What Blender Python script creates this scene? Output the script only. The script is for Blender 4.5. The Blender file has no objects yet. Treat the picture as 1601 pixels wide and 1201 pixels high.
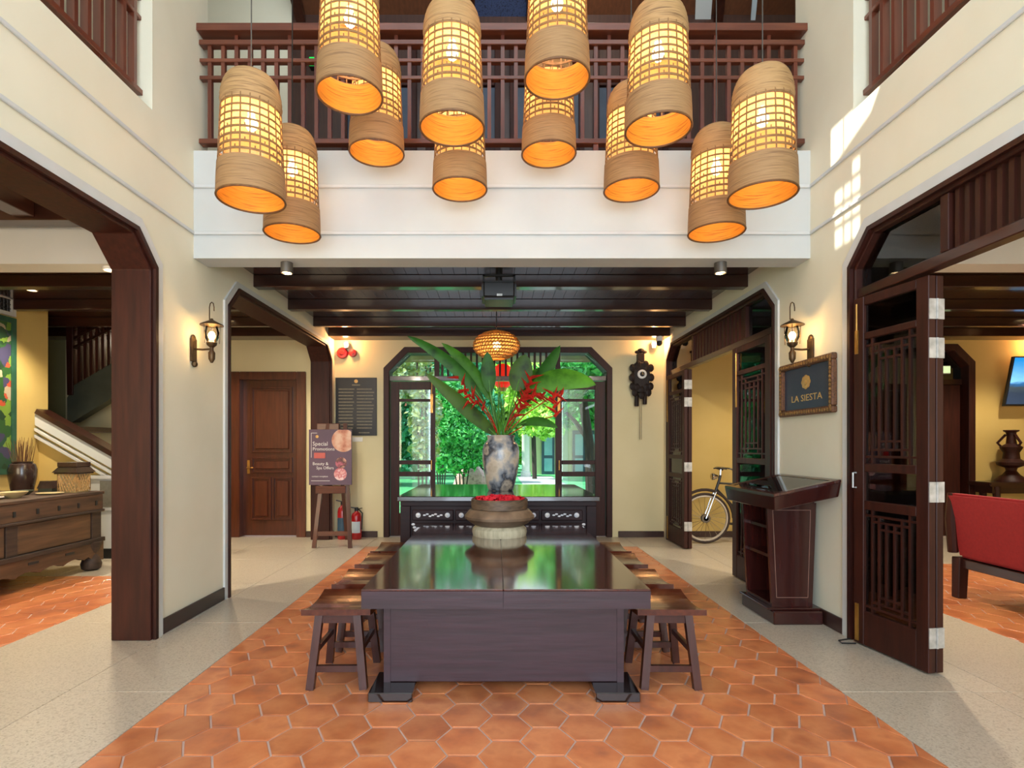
import bpy, bmesh, math, random
import numpy as np
from mathutils import Vector, Matrix
random.seed(7)
rng = np.random.default_rng(7)
PI = math.pi
S = bpy.context.scene
COL = S.collection
# ------------------------------------------------------------------ camera
F, HC, VX, VY = 870.0, 1.35, 775.0, 698.0
cam_d = bpy.data.cameras.new('camera')
cam = bpy.data.objects.new('camera', cam_d); COL.objects.link(cam)
cam.location = (0, 0, HC); cam.rotation_euler = (PI/2, 0, 0)
cam_d.sensor_width = 36; cam_d.lens = 36*F/1601
cam_d.shift_x = (800.5-VX)/1601; cam_d.shift_y = (VY-600.5)/1601
cam_d.clip_start = 0.05; cam_d.clip_end = 300
S.camera = cam
# ------------------------------------------------------------------ world, sun, exposure
S.view_settings.view_transform = 'Standard'; S.view_settings.look = 'None'
S.view_settings.gamma = 1; S.view_settings.use_curve_mapping = False
S.view_settings.exposure = 0.2
S.cycles.use_denoising = True
S.cycles.max_bounces = 8; S.cycles.diffuse_bounces = 4; S.cycles.glossy_bounces = 4
S.cycles.transmission_bounces = 6; S.cycles.transparent_max_bounces = 16
S.cycles.caustics_reflective = False; S.cycles.caustics_refractive = False
S.cycles.sample_clamp_indirect = 6
W = bpy.data.worlds.new('sky'); S.world = W; W.use_nodes = True
wn = W.node_tree.nodes; wl = W.node_tree.links
wtc = wn.new('ShaderNodeTexCoord'); wsx = wn.new('ShaderNodeSeparateXYZ'); wcr = wn.new('ShaderNodeValToRGB')
wl.new(wtc.outputs['Generated'], wsx.inputs[0]); wl.new(wsx.outputs['Z'], wcr.inputs[0])
wcr.color_ramp.elements[0].color = (0.86, 0.93, 1.0, 1); wcr.color_ramp.elements[1].color = (0.42, 0.68, 1.0, 1)
wl.new(wcr.outputs[0], wn['Background'].inputs['Color'])
wn['Background'].inputs['Strength'].default_value = 2.0
def lamp(name, kind, loc, power, color, **kw):
    d = bpy.data.lights.new(name, kind); d.energy = power; d.color = color
    for k, v in kw.items():
        setattr(d, k, v)
    o = bpy.data.objects.new(name, d); COL.objects.link(o); o.location = loc
    return o
def aim(o, v):
    o.rotation_euler = Vector(v).to_track_quat('-Z', 'Y').to_euler()
sun = lamp('sun', 'SUN', (-6, 0, 12), 8, (1, .96, .88), angle=0.006); aim(sun, (.6, 0, -.8))
atrium_fill_l = lamp('atrium_fill', 'AREA', (0, 1.6, 6.85), 50, (.84, .92, 1), shape='RECTANGLE', size=3.6, size_y=3.2); aim(atrium_fill_l, (0, 0, -1))  # added overhead fill hung under the closed atrium roof
front_l = lamp('front_fill', 'AREA', (0, -2.4, 1.9), 240, (.76, .88, 1), shape='RECTANGLE', size=4.6, size_y=3.4); aim(front_l, (0, 1, -.02))  # added fill behind the camera, standing in for daylight from the front
left_l = lamp('left_room_fill', 'AREA', (-4.1, -.9, 1.8), 85, (1, .84, .58), shape='RECTANGLE', size=2.4, size_y=2.2); aim(left_l, (0, 1, 0))  # added warm fill for the left room, no window behind it
right_l = lamp('right_room_fill', 'AREA', (6.0, -.9, 1.8), 110, (1, .86, .62), shape='RECTANGLE', size=4.4, size_y=2.2); aim(right_l, (0, 1, 0))  # added fill to brighten the right room, set before a solid end wall
# ------------------------------------------------------------------ helpers
def px(x, y, d):
    return ((x-VX)*d/F, d, HC-(y-VY)*d/F)
def lin(c):
    c = c.lstrip('#'); r = [int(c[i:i+2], 16)/255 for i in (0, 2, 4)]
    return tuple((v/12.92 if v <= .04045 else ((v+.055)/1.055)**2.4) for v in r)+(1,)
WO = {}
class MB:
    def __init__(s): s.v = []; s.f = []
    def add(s, vs, fs):
        n = len(s.v); s.v += [tuple(p) for p in vs]; s.f += [tuple(i+n for i in f) for f in fs]; return s
    def box(s, x0, x1, y0, y1, z0, z1):
        return s.add([(x0,y0,z0),(x1,y0,z0),(x1,y1,z0),(x0,y1,z0),(x0,y0,z1),(x1,y0,z1),(x1,y1,z1),(x0,y1,z1)],
                     [(0,3,2,1),(4,5,6,7),(0,1,5,4),(1,2,6,5),(2,3,7,6),(3,0,4,7)])
    def hexa(s, b, t):
        return s.add(list(b)+list(t), [(0,3,2,1),(4,5,6,7),(0,1,5,4),(1,2,6,5),(2,3,7,6),(3,0,4,7)])
    def bar(s, p, q, w, h, up=(0, 0, 1)):
        p = Vector(p); q = Vector(q); t = (q-p).normalized(); u = Vector(up)
        if abs(t.dot(u)) > .98: u = Vector((0, 1, 0))
        a = t.cross(u).normalized()*w/2; b = a.cross(t).normalized()*h/2
        return s.hexa([p-a-b, p+a-b, p+a+b, p-a+b], [q-a-b, q+a-b, q+a+b, q-a+b])
    def prism(s, poly, plane, a, b):
        n = len(poly)
        m = {'yz': lambda p, c: (c, p[0], p[1]), 'xz': lambda p, c: (p[0], c, p[1]), 'xy': lambda p, c: (p[0], p[1], c)}[plane]
        return s.add([m(p, a) for p in poly]+[m(p, b) for p in poly],
                     [tuple(range(n))[::-1], tuple(range(n, 2*n))]+[(i, (i+1) % n, n+(i+1) % n, n+i) for i in range(n)])
    def lathe(s, prof, c=(0, 0, 0), n=24, cap=True, axis='z'):
        k = len(prof); vs = []
        for r, z in prof:
            for i in range(n):
                t = 2*PI*i/n; a, b = r*math.cos(t), r*math.sin(t)
                vs.append({'z': (c[0]+a, c[1]+b, c[2]+z), 'y': (c[0]+a, c[1]+z, c[2]+b), 'x': (c[0]+z, c[1]+a, c[2]+b)}[axis])
        fs = [(j*n+i, j*n+(i+1) % n, (j+1)*n+(i+1) % n, (j+1)*n+i) for j in range(k-1) for i in range(n)]
        if cap: fs += [tuple(range(n))[::-1], tuple(range((k-1)*n, k*n))]
        return s.add(vs, fs)
    def tube(s, pts, r, n=8, closed=False):
        pts = [Vector(p) for p in pts]; k = len(pts); rs = r if isinstance(r, (list, tuple)) else [r]*k
        vs = []; a0 = None
        for i, p in enumerate(pts):
            if closed: t = pts[(i+1) % k]-pts[i-1]
            else: t = pts[min(i+1, k-1)]-pts[max(i-1, 0)]
            t.normalize()
            if a0 is None:
                u = Vector((0, 0, 1)) if abs(t.z) < .9 else Vector((0, 1, 0)); a0 = t.cross(u).normalized()
            a = (a0-t*a0.dot(t)).normalized(); a0 = a; b = t.cross(a)
            for j in range(n):
                an = 2*PI*j/n; vs.append(p+(a*math.cos(an)+b*math.sin(an))*rs[i])
        m = k if closed else k-1
        fs = [(i*n+j, i*n+(j+1) % n, ((i+1) % k)*n+(j+1) % n, ((i+1) % k)*n+j) for i in range(m) for j in range(n)]
        if not closed: fs += [tuple(range(n))[::-1], tuple(range((k-1)*n, k*n))]
        return s.add(vs, fs)
    def ball(s, c, r, n=16, m=10, sc=(1, 1, 1)):
        return s.add(*_ball(c, r, n, m, sc))
    def build(s, name, mat, parent=None, local=False, bevel=0, smooth=None, kind=None, seg=1):
        off = Vector((0, 0, 0))
        a = np.array(s.v, dtype=float)
        if parent is None:
            lo = a.min(0); hi = a.max(0); off = Vector(((lo[0]+hi[0])/2, (lo[1]+hi[1])/2, lo[2]))
        elif not local:
            off = WO.get(parent.name, Vector((0, 0, 0)))
        a = a-np.array(off)
        me = bpy.data.meshes.new(name); me.from_pydata(a.tolist(), [], s.f)
        bm = bmesh.new(); bm.from_mesh(me)
        bmesh.ops.recalc_face_normals(bm, faces=bm.faces)
        if bevel:
            es = [e for e in bm.edges if len(e.link_faces) == 2 and e.calc_face_angle(0) > .6]
            bmesh.ops.bevel(bm, geom=es, offset=bevel, segments=seg, affect='EDGES', clamp_overlap=True)
        bm.to_mesh(me); bm.free()
        if smooth:
            me.polygons.foreach_set('use_smooth', [True]*len(me.polygons))
            me.set_sharp_from_angle(angle=smooth if isinstance(smooth, float) else .7)
        me.materials.append(mat)
        o = bpy.data.objects.new(name, me); COL.objects.link(o)
        if parent is None:
            o.location = off; WO[o.name] = off
        else:
            o.parent = parent; WO[o.name] = off
        if kind: o['kind'] = kind
        return o
def _ball(c, r, n, m, sc):
    vs = []; fs = []
    for j in range(m+1):
        ph = PI*j/m
        for i in range(n):
            t = 2*PI*i/n
            vs.append((c[0]+r*sc[0]*math.sin(ph)*math.cos(t), c[1]+r*sc[1]*math.sin(ph)*math.sin(t), c[2]+r*sc[2]*math.cos(ph)))
    for j in range(m):
        for i in range(n): fs.append((j*n+i, (j+1)*n+i, (j+1)*n+(i+1) % n, j*n+(i+1) % n))
    return vs, fs
def tag(o, label=None, cat=None, group=None, kind=None):
    if label: o['label'] = label
    if cat: o['category'] = cat
    if group: o['group'] = group
    if kind: o['kind'] = kind
    return o
def thing(name, label, cat, loc=(0, 0, 0), group=None, rz=0, kind=None):
    o = bpy.data.objects.new(name, None); COL.objects.link(o); o.location = loc; o.rotation_euler = (0, 0, rz)
    o.empty_display_size = .1
    WO[o.name] = Vector(loc)
    return tag(o, label, cat, group, kind)
KIDS = {}
def copy_tree(o, parent=None):
    c = o.copy(); COL.objects.link(c)
    if parent: c.parent = parent
    for ch in [k for k in o.children]: copy_tree(ch, c)
    return c
# ------------------------------------------------------------------ materials
MATS = {}
def mat(name, color, rough=.5, metal=0, noise=None, scale=(1, 1, 1), nscale=8, detail=4, bump=0, bscale=None, coat=0, rand=0,
        emit=None, estr=0, trans=0, spec=.5, ramp=(.3, .7)):
    m = bpy.data.materials.new(name); m.use_nodes = True
    N = m.node_tree.nodes; L = m.node_tree.links; B = N['Principled BSDF']
    B.inputs['Base Color'].default_value = lin(color); B.inputs['Roughness'].default_value = rough
    B.inputs['Metallic'].default_value = metal; B.inputs['Coat Weight'].default_value = coat
    B.inputs['Coat Roughness'].default_value = .08; B.inputs['Specular IOR Level'].default_value = spec
    if trans: B.inputs['Transmission Weight'].default_value = trans
    if emit:
        B.inputs['Emission Color'].default_value = lin(emit); B.inputs['Emission Strength'].default_value = estr
    if noise or bump:
        tc = N.new('ShaderNodeTexCoord'); mp = N.new('ShaderNodeMapping'); nz = N.new('ShaderNodeTexNoise')
        mp.inputs['Scale'].default_value = scale; nz.inputs['Scale'].default_value = nscale; nz.inputs['Detail'].default_value = detail
        L.new(tc.outputs['Object'], mp.inputs[0]); L.new(mp.outputs[0], nz.inputs['Vector'])
        out = None
        if rand:
            oi = N.new('ShaderNodeObjectInfo'); va = N.new('ShaderNodeVectorMath'); va.operation = 'ADD'
            sc = N.new('ShaderNodeMath'); sc.operation = 'MULTIPLY'; sc.inputs[1].default_value = 37
            L.new(oi.outputs['Random'], sc.inputs[0]); L.new(mp.outputs[0], va.inputs[0]); L.new(sc.outputs[0], va.inputs[1]); L.new(va.outputs[0], nz.inputs['Vector'])
        if noise:
            cr = N.new('ShaderNodeValToRGB'); cols = [color]+list(noise) if isinstance(noise, (list, tuple)) else [color, noise]
            e = cr.color_ramp.elements
            e[0].position = ramp[0]; e[1].position = ramp[1]; e[0].color = lin(cols[0]); e[1].color = lin(cols[-1])
            for k, c in enumerate(cols[1:-1]):
                ne = e.new(ramp[0]+(ramp[1]-ramp[0])*(k+1)/(len(cols)-1)); ne.color = lin(c)
            L.new(nz.outputs['Fac'], cr.inputs[0]); out = cr.outputs[0]
            if rand:
                hs = N.new('ShaderNodeHueSaturation'); mr = N.new('ShaderNodeMapRange')
                mr.inputs['To Min'].default_value = 1-rand; mr.inputs['To Max'].default_value = 1+rand
                L.new(oi.outputs['Random'], mr.inputs['Value']); L.new(mr.outputs[0], hs.inputs['Value'])
                L.new(out, hs.inputs['Color']); out = hs.outputs[0]
            L.new(out, B.inputs['Base Color'])
        if bump:
            bp = N.new('ShaderNodeBump'); bp.inputs['Strength'].default_value = bump; bp.inputs['Distance'].default_value = .01
            if bscale:
                n2 = N.new('ShaderNodeTexNoise'); n2.inputs['Scale'].default_value = bscale; L.new(mp.outputs[0], n2.inputs['Vector']); L.new(n2.outputs['Fac'], bp.inputs['Height'])
            else: L.new(nz.outputs['Fac'], bp.inputs['Height'])
            L.new(bp.outputs[0], B.inputs['Normal'])
    MATS[name] = m
    return m
def wood(name, a, b, axis='z', rough=.28, coat=.3, bump=.05, sc=1.0, rand=.12, spec=.5):
    s = {'x': (1.2, 14, 14), 'y': (14, 1.2, 14), 'z': (14, 14, 1.2)}[axis]
    return mat(name, a, rough, noise=b, scale=tuple(v*sc for v in s), nscale=2.2, detail=6, bump=bump, coat=coat, rand=rand, spec=spec)
plaster = mat('cream_plaster', '#e8e2ca', .75, noise='#e2dbc1', nscale=2, bump=.04, bscale=90)
plaster_w = mat('white_plaster', '#c8cac6', .7, noise='#c3c5c0', nscale=3, bump=.03, bscale=90)
yellow = mat('yellow_plaster', '#dccfa4', .75, noise='#d6c89b', nscale=2, bump=.04, bscale=90)
ochre = mat('ochre_plaster', '#d0b46c', .75, noise='#c9ac62', nscale=2, bump=.04, bscale=90)
trim_w = mat('white_trim', '#cfd0cd', .5, noise='#c8c9c5', nscale=6)
dk_x = wood('dark_wood_x', '#27130d', '#381c13', 'x', coat=.5)
dk_y = wood('dark_wood_y', '#2a140e', '#3d1f15', 'y', coat=.5)
dk_z = wood('dark_wood_z', '#280e08', '#3d190f', 'z', rough=.5, coat=0, spec=.3)
plank_m = wood('ceiling_wood', '#2e1810', '#40231a', 'y', rough=.22, coat=.8)
rd_x = wood('red_wood_x', '#5c2e1f', '#74402c', 'x')
rd_y = wood('red_wood_y', '#5c2e1f', '#74402c', 'y')
rd_z = wood('red_wood_z', '#582a1d', '#703b29', 'z')
door_z = wood('brown_door_wood', '#421c10', '#582918', 'z', rough=.3)
door_x = wood('brown_door_wood_x', '#4a2012', '#64301c', 'x', rough=.3)
tbl_x = wood('table_wood_x', '#29161b', '#3a2129', 'x', rough=.45, coat=.1, bump=.12)
tbl_y = wood('table_top_wood', '#3a150d', '#4c2013', 'y', rough=.12, coat=1.0, bump=.02)
stool_m = wood('stool_wood', '#40190f', '#5c2a18', 'y', rough=.22, coat=.5)
stool_l = wood('stool_leg_wood', '#32150f', '#451f17', 'z', rough=.35, coat=.2)
lect_z = wood('lectern_wood', '#2c0f0c', '#3e1712', 'z', rough=.25, coat=.4)
old_y = wood('weathered_wood', '#33241a', '#5c412c', 'y', rough=.6, coat=0, bump=.3, sc=.8)
old_d = wood('weathered_dark_wood', '#281d17', '#3f2f24', 'y', rough=.65, coat=0, bump=.3)
old_p = wood('weathered_panel_wood', '#42301f', '#6a4c32', 'y', rough=.6, coat=0, bump=.3, sc=.7)
bed_x = wood('bed_wood', '#1a0a0c', '#261012', 'x', rough=.5, coat=0, spec=.25)
bed_top = wood('bed_top_wood', '#160c0b', '#20120f', 'x', rough=.14, coat=1)
terra = mat('terracotta', '#b86a44', .3, noise=['#d28656', '#c47448', '#a86444'], nscale=5, detail=6, bump=.06, bscale=30, rand=.14, coat=.15)
terra_f = mat('terracotta_far', '#b86a44', .3, noise=['#d28656', '#c47448', '#a86444'], nscale=3, detail=6, bump=.06, bscale=30, coat=.15)
grout = mat('grout', '#cdb6aa', .8, noise='#bda397', nscale=14)
stone = mat('pale_granite', '#ada18d', .3, noise=['#bcb09d', '#c6bba8', '#9c907d'], nscale=60, detail=8, ramp=(.35, .68), rand=.04, coat=.1)
brass = mat('brass', '#c08c3e', .35, .6, noise='#8f6529', nscale=9)
steel = mat('brushed_steel', '#c4c4c0', .45, .35, noise='#9d9d98', nscale=20)
bronze = mat('dark_bronze', '#4a3a2a', .4, .8, noise='#6a5236', nscale=12)
black = mat('black_plastic', '#121212', .4, noise='#1a1a1a', nscale=10)
greym = mat('grey_metal', '#77726a', .4, .7, noise='#6a655d', nscale=8)
white_p = mat('white_plastic', '#e8e6e0', .4, noise='#dfddd6', nscale=8)
glow = mat('warm_diffuser', '#fff2d8', .5, emit='#ffd9a0', estr=9, noise='#fff0d0', nscale=4)
bulb_m = mat('lamp_bulb', '#fff2d8', .5, emit='#ffd08a', estr=42, noise='#fff0d0', nscale=4)
red_p = mat('red_paint', '#b3141c', .3, noise='#a01018', nscale=6, coat=.4)
navy = mat('navy_panel', '#2a3246', .5, noise='#333a4c', nscale=6)
gold = mat('gold_print', '#d8b06a', .4, .4, noise='#c89a55', nscale=30)
ratt = mat('rattan_band', '#8c6840', .7, noise=['#a27c50', '#785636'], scale=(3, 3, 90), nscale=1.4, detail=3, bump=.5)
ratt_d = mat('rattan_dome', '#a07a4a', .7, noise=['#b48c5a', '#7a5834'], scale=(4, 4, 80), nscale=1.2, detail=3, bump=.6)
ratt_s = mat('rattan_strip', '#8f6a3e', .65, noise='#7a562e', nscale=30, bump=.2)
rim_m = mat('rattan_rim', '#7a5128', .6, noise='#5f3d1c', nscale=30)
fabric_r = mat('red_upholstery', '#921c20', .8, noise='#86171c', nscale=40, bump=.1)
leaf_a = mat('leaf_green', '#2f6a18', .5, noise=['#2c6214', '#183c0c'], nscale=7, spec=.3)
leaf_b = mat('leaf_light_green', '#4f8c22', .5, noise=['#487e1c', '#2a5a10'], nscale=7, spec=.3)
leaf_o = mat('leaf_olive', '#3f5c16', .5, noise=['#3c5c14', '#24380c'], nscale=7, spec=.3)
stem_m = mat('stem_green', '#3f7a2a', .5, noise='#5f9a3a', nscale=10)
heli = mat('heliconia_red', '#b0201a', .45, noise=['#c02c20', '#8e1616'], nscale=14)
petal = mat('rose_petal', '#c01022', .6, noise='#e02238', nscale=30)
grass = mat('grass', '#3f9a5c', .8, noise=['#58b272', '#388a58'], nscale=3)
pave = mat('garden_paving', '#a9b0ac', .7, noise='#959c98', nscale=4)
fol = [mat('foliage_%s' % n, a, .55, noise=list(c), nscale=9, detail=6, ramp=(.28, .72), spec=.3) for n, a, c in (  # pale last tones of each ramp paint light sparkles on the leaves
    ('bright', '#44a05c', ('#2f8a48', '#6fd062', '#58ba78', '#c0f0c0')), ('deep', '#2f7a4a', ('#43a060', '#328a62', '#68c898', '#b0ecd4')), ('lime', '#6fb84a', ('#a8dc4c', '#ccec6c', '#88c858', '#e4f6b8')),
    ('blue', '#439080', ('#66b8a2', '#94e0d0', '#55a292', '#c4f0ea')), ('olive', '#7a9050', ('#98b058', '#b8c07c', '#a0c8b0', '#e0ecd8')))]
bark = mat('bark', '#4a4038', .85, noise='#332b25', scale=(6, 6, 1), nscale=3, bump=.6)
clay = mat('brown_glaze', '#2f1f1a', .25, noise='#43302a', nscale=6, coat=.6)
ceram = mat('vase_glaze', '#b3a491', .3, noise=['#c4b8a6', '#8a8f96', '#2a3342', '#b0a595', '#343e4c'], nscale=4.2, detail=5, ramp=(.34, .7), coat=.4)
basin_m = mat('basin_stone', '#4b3a2c', .55, noise=['#66523f', '#3a2c22'], scale=(2, 2, 8), nscale=4, detail=6, bump=.3)
basin_m2 = mat('basin_shoulder', '#8a7560', .5, noise=['#75604c', '#5c4a3a'], nscale=7, detail=6, bump=.3)
rope = mat('basin_stand', '#c8bfa2', .8, noise='#a89f84', scale=(12, 12, 1), nscale=3, bump=.4)
pearl = mat('mother_of_pearl', '#d8d8d4', .2, noise='#b8bcc8', nscale=20)
beige = mat('pale_ceramic', '#c9b88a', .4, noise='#b8a678', nscale=5)
twig = mat('dry_twig', '#5c3c22', .8, noise='#7a5230', nscale=20)
green_s = mat('stair_stone', '#3c4034', .7, noise='#474b3e', nscale=5)
grey_s = mat('grey_inset', '#7a7668', .7, noise='#6c685c', nscale=20)
paper = mat('white_paper', '#e6e2d8', .7, noise='#dedacf', nscale=5)
pink_c = mat('pale_ceiling', '#d8c3ac', .8, noise='#d2bca4', nscale=2)
tile_r = mat('roof_tile', '#8a4a30', .8, noise='#6f3a26', nscale=9)
blue_g = mat('blue_door_paint', '#2f4a5c', .4, noise='#3c5a6e', nscale=5)
pale_b = mat('pale_blue_wall', '#c8d4d8', .7, noise='#bccacf', nscale=4)
chrome = mat('chrome', '#d0d0d0', .18, 1, noise='#c0c0c0', nscale=9)
tyre = mat('tyre', '#3a2a22', .7, noise='#2c201a', nscale=9)
def glass_mat(name, tint, mix=.12, rough=.02):
    m = bpy.data.materials.new(name); m.use_nodes = True
    N = m.node_tree.nodes; L = m.node_tree.links; N.remove(N['Principled BSDF'])
    t = N.new('ShaderNodeBsdfTransparent'); g = N.new('ShaderNodeBsdfGlossy'); x = N.new('ShaderNodeMixShader'); fr = N.new('ShaderNodeFresnel')
    ad = N.new('ShaderNodeMath'); ad.operation = 'ADD'; ad.inputs[1].default_value = mix*.4
    t.inputs[0].default_value = lin(tint); g.inputs['Roughness'].default_value = rough; fr.inputs['IOR'].default_value = 1.45
    L.new(fr.outputs[0], ad.inputs[0]); L.new(ad.outputs[0], x.inputs[0]); L.new(t.outputs[0], x.inputs[1]); L.new(g.outputs[0], x.inputs[2])
    L.new(x.outputs[0], N['Material Output'].inputs[0])
    return m
glass = glass_mat('window_glass', '#eef4f2')
glass_d = glass_mat('dim_glass', '#8fa6a0', .3)
def lining_mat():
    m = bpy.data.materials.new('lamp_lining'); m.use_nodes = True
    N = m.node_tree.nodes; L = m.node_tree.links; N.remove(N['Principled BSDF'])
    t = N.new('ShaderNodeBsdfTransparent'); g = N.new('ShaderNodeBsdfTranslucent'); d = N.new('ShaderNodeBsdfDiffuse')
    x = N.new('ShaderNodeMixShader'); y = N.new('ShaderNodeMixShader'); nz = N.new('ShaderNodeTexNoise'); nz.inputs['Scale'].default_value = 30
    cr = N.new('ShaderNodeValToRGB'); cr.color_ramp.elements[0].color = lin('#f0bc6a'); cr.color_ramp.elements[1].color = lin('#f8d698')
    L.new(nz.outputs['Fac'], cr.inputs[0]); L.new(cr.outputs[0], g.inputs[0]); L.new(cr.outputs[0], d.inputs[0])
    x.inputs[0].default_value = .3; y.inputs[0].default_value = .72
    L.new(g.outputs[0], x.inputs[1]); L.new(d.outputs[0], x.inputs[2]); L.new(t.outputs[0], y.inputs[1]); L.new(x.outputs[0], y.inputs[2])
    L.new(y.outputs[0], N['Material Output'].inputs[0])
    return m
lining = lining_mat()
inner = mat('lamp_inner_weave', '#d88a20', .7, noise=['#e09a2c', '#a86410'], scale=(3, 3, 60), nscale=1.6, detail=3, bump=.3)  # orange of the bulb's glow is put into the inside colour
# ------------------------------------------------------------------ setting: floor
XL, XR, TW = -2.40, 2.50, .25
YB, YS, D = 4.42, 4.64, 8.28
def struct(o, label=None, cat=None): return tag(o, label, cat, kind='structure')
floor = struct(MB().box(-6.4, 9.6, -2.6, 8.53, -.16, -.006).build('floor', grout))
RX0, RX1, RY1 = -1.753, 1.904, 7.5
def clip(poly, x0, x1, y0, y1):
    for ax, lim, sg in ((0, x0, 1), (0, x1, -1), (1, y0, 1), (1, y1, -1)):
        out = []
        for i, p in enumerate(poly):
            q = poly[i-1]; a = (p[ax]-lim)*sg; b = (q[ax]-lim)*sg
            if (a >= 0) != (b >= 0):
                t = b/(b-a); out.append((q[0]+(p[0]-q[0])*t, q[1]+(p[1]-q[1])*t))
            if a >= 0: out.append(p)
        poly = out
        if len(poly) < 3: return None
    return poly
def shrink(poly, k):
    cx = sum(p[0] for p in poly)/len(poly); cy = sum(p[1] for p in poly)/len(poly)
    R = max(math.hypot(p[0]-cx, p[1]-cy) for p in poly); t = max(.2, 1-k/R)
    return [(cx+(p[0]-cx)*t, cy+(p[1]-cy)*t) for p in poly]
def tile_into(mb, poly, dz=0):
    n = len(poly); a = shrink(poly, .0058); b = shrink(poly, .0095)
    vs = [(p[0], p[1], -.012) for p in a]+[(p[0], p[1], -.0022+dz) for p in a]+[(p[0], p[1], dz) for p in b]
    fs = [(i, (i+1) % n, n+(i+1) % n, n+i) for i in range(n)]+[(n+i, n+(i+1) % n, 2*n+(i+1) % n, 2*n+i) for i in range(n)]+[tuple(range(2*n, 3*n))]
    mb.add(vs, fs)
TWID, TDEP = .257, .243
def hexes(x0, x1, y0, y1):
    px0, py0 = .239, 3.038
    out = []
    for i in range(int((x0-px0)/(TWID*.75))-2, int((x1-px0)/(TWID*.75))+3):
        for j in range(int((y0-py0)/TDEP)-2, int((y1-py0)/TDEP)+3):
            cx = px0+i*TWID*.75; cy = py0+j*TDEP+(TDEP/2 if i % 2 else 0)
            full = [(cx-TWID/2, cy), (cx-TWID/4, cy-TDEP/2), (cx+TWID/4, cy-TDEP/2), (cx+TWID/2, cy), (cx+TWID/4, cy+TDEP/2), (cx-TWID/4, cy+TDEP/2)]
            c = clip(full, x0, x1, y0, y1)
            if c and len(c) >= 3:
                ar = abs(sum(c[k-1][0]*c[k][1]-c[k][0]*c[k-1][1] for k in range(len(c))))/2
                if ar > .0012: out.append((cx, cy, c, max(abs(a[0]-b[0])+abs(a[1]-b[1]) for a, b in zip(c, full)) < 1e-6 if len(c) == 6 else False))
    return out
hexmb = MB(); tile_into(hexmb, [(-TWID/2, 0), (-TWID/4, -TDEP/2), (TWID/4, -TDEP/2), (TWID/2, 0), (TWID/4, TDEP/2), (-TWID/4, TDEP/2)])
hex0 = None
def lay(x0, x1, y0, y1, ysplit, near=True):
    global hex0
    rest = MB()
    for cx, cy, c, full in hexes(x0, x1, y0, y1):
        if cy > ysplit: tile_into(rest, c, 0); continue
        if full:
            if hex0 is None:
                hex0 = hexmb.build('hexagonal_tile', terra, floor, local=True); o = hex0
            else:
                o = hex0.copy(); COL.objects.link(o)
            o.location = (cx, cy, random.uniform(-.0008, .0008)); o.location -= WO['floor']
        else:
            m = MB(); mx = sum(p[0] for p in c)/len(c); my = sum(p[1] for p in c)/len(c)
            tile_into(m, [(p[0]-mx, p[1]-my) for p in c]); o = m.build('hexagonal_tile', terra, floor, local=True)
            o.location = Vector((mx, my, 0))-WO['floor']
    if rest.v: rest.build('far_tiles', terra_f, floor, kind='stuff')
lay(RX0, RX1, 2.05, RY1, 4.85)
lay(-5.5, -3.33, 3.6, 5.79, 3.0)
lay(3.62, 6.4, 3.0, 6.4, 2.0)
def slab(x0, x1, y0, y1):
    MB().box(x0+.002, x1-.002, y0+.002, y1-.002, -.02, 0).build('stone_slab', stone, floor, bevel=.0015)
def slabs(x0, x1, ys):
    for a, b in zip(ys, ys[1:]): slab(x0, x1, a, b)
YJ = [-1.74, -.54, .66, 1.86, 3.06, 4.26, 5.46, 6.66, 7.5]
slabs(-2.36, RX0, YJ); slabs(-3.33, -2.36, YJ); slabs(RX1, 2.62, YJ); slabs(2.62, 2.82, YJ); slabs(2.82, 3.62, YJ)
for x in (RX0, -.53, .69): slab(x, x+(1.22 if x < .6 else RX1-.69), 7.5, 8.28)
for x in (-3.33, RX1): slab(x, x+1.577 if x < 0 else 3.62, 7.5, 8.28)
slabs(-4.6, -3.33, [5.79, 7.0, 8.28]); slabs(-6.2, -4.6, [5.79, 7.0, 8.28])
slabs(3.62, 5.2, [6.4, 7.4, 8.28]); slabs(5.2, 6.9, [6.4, 7.4, 8.28]); slabs(6.9, 9.2, [6.4, 7.4, 8.28])
slabs(6.4, 7.8, [3.0, 4.4, 6.4])
# ------------------------------------------------------------------ walls
def arch(y0, y1, z1, c): return [(y0, 0), (y0, z1-c), (y0+c, z1), (y1-c, z1), (y1, z1-c), (y1, 0)]
OP1 = (.9, 3.92); OP2 = (4.95, 8.08); ZT, CH = 2.82, .21
def side_wall(name, xa, xb):
    poly = [(-2.6, 0)]+arch(OP1[0], OP1[1], ZT, CH)+arch(OP2[0], OP2[1], ZT, CH)+[(D, 0), (D, 3.3), (YS, 3.3), (YS, 7.0), (3.89, 7.0), (3.89, 3.70), (-2.6, 3.70)]
    return struct(MB().prism(poly, 'yz', xa, xb).build(name, plaster))
side_wall('wall_left', XL-TW, XL); side_wall('wall_right', XR, XR+TW)
D3 = (-1.666, 1.732, 2.825, .31)
poly = [(-6.4, 0)]+[(-3.86, 0), (-3.86, 2.40), (-2.90, 2.40), (-2.90, 0)]+arch(*D3)+[(XR+.1, 0), (XR+.1, 3.7), (-6.4, 3.7)]
wall_back = struct(MB().prism(poly, 'xz', D, D+.25).build('wall_back', yellow))
struct(MB().prism([(XR+.1, 0)]+arch(5.2, 7.12, 2.87, .25)+[(9.6, 0), (9.6, 3.7), (XR+.1, 3.7)], 'xz', D, D+.25).build('wall_back_right', ochre))
wall_lr = struct(MB().box(-5.85, -5.6, -1, 6.96, 0, 3.7).build('wall_left_room', ochre))
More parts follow.
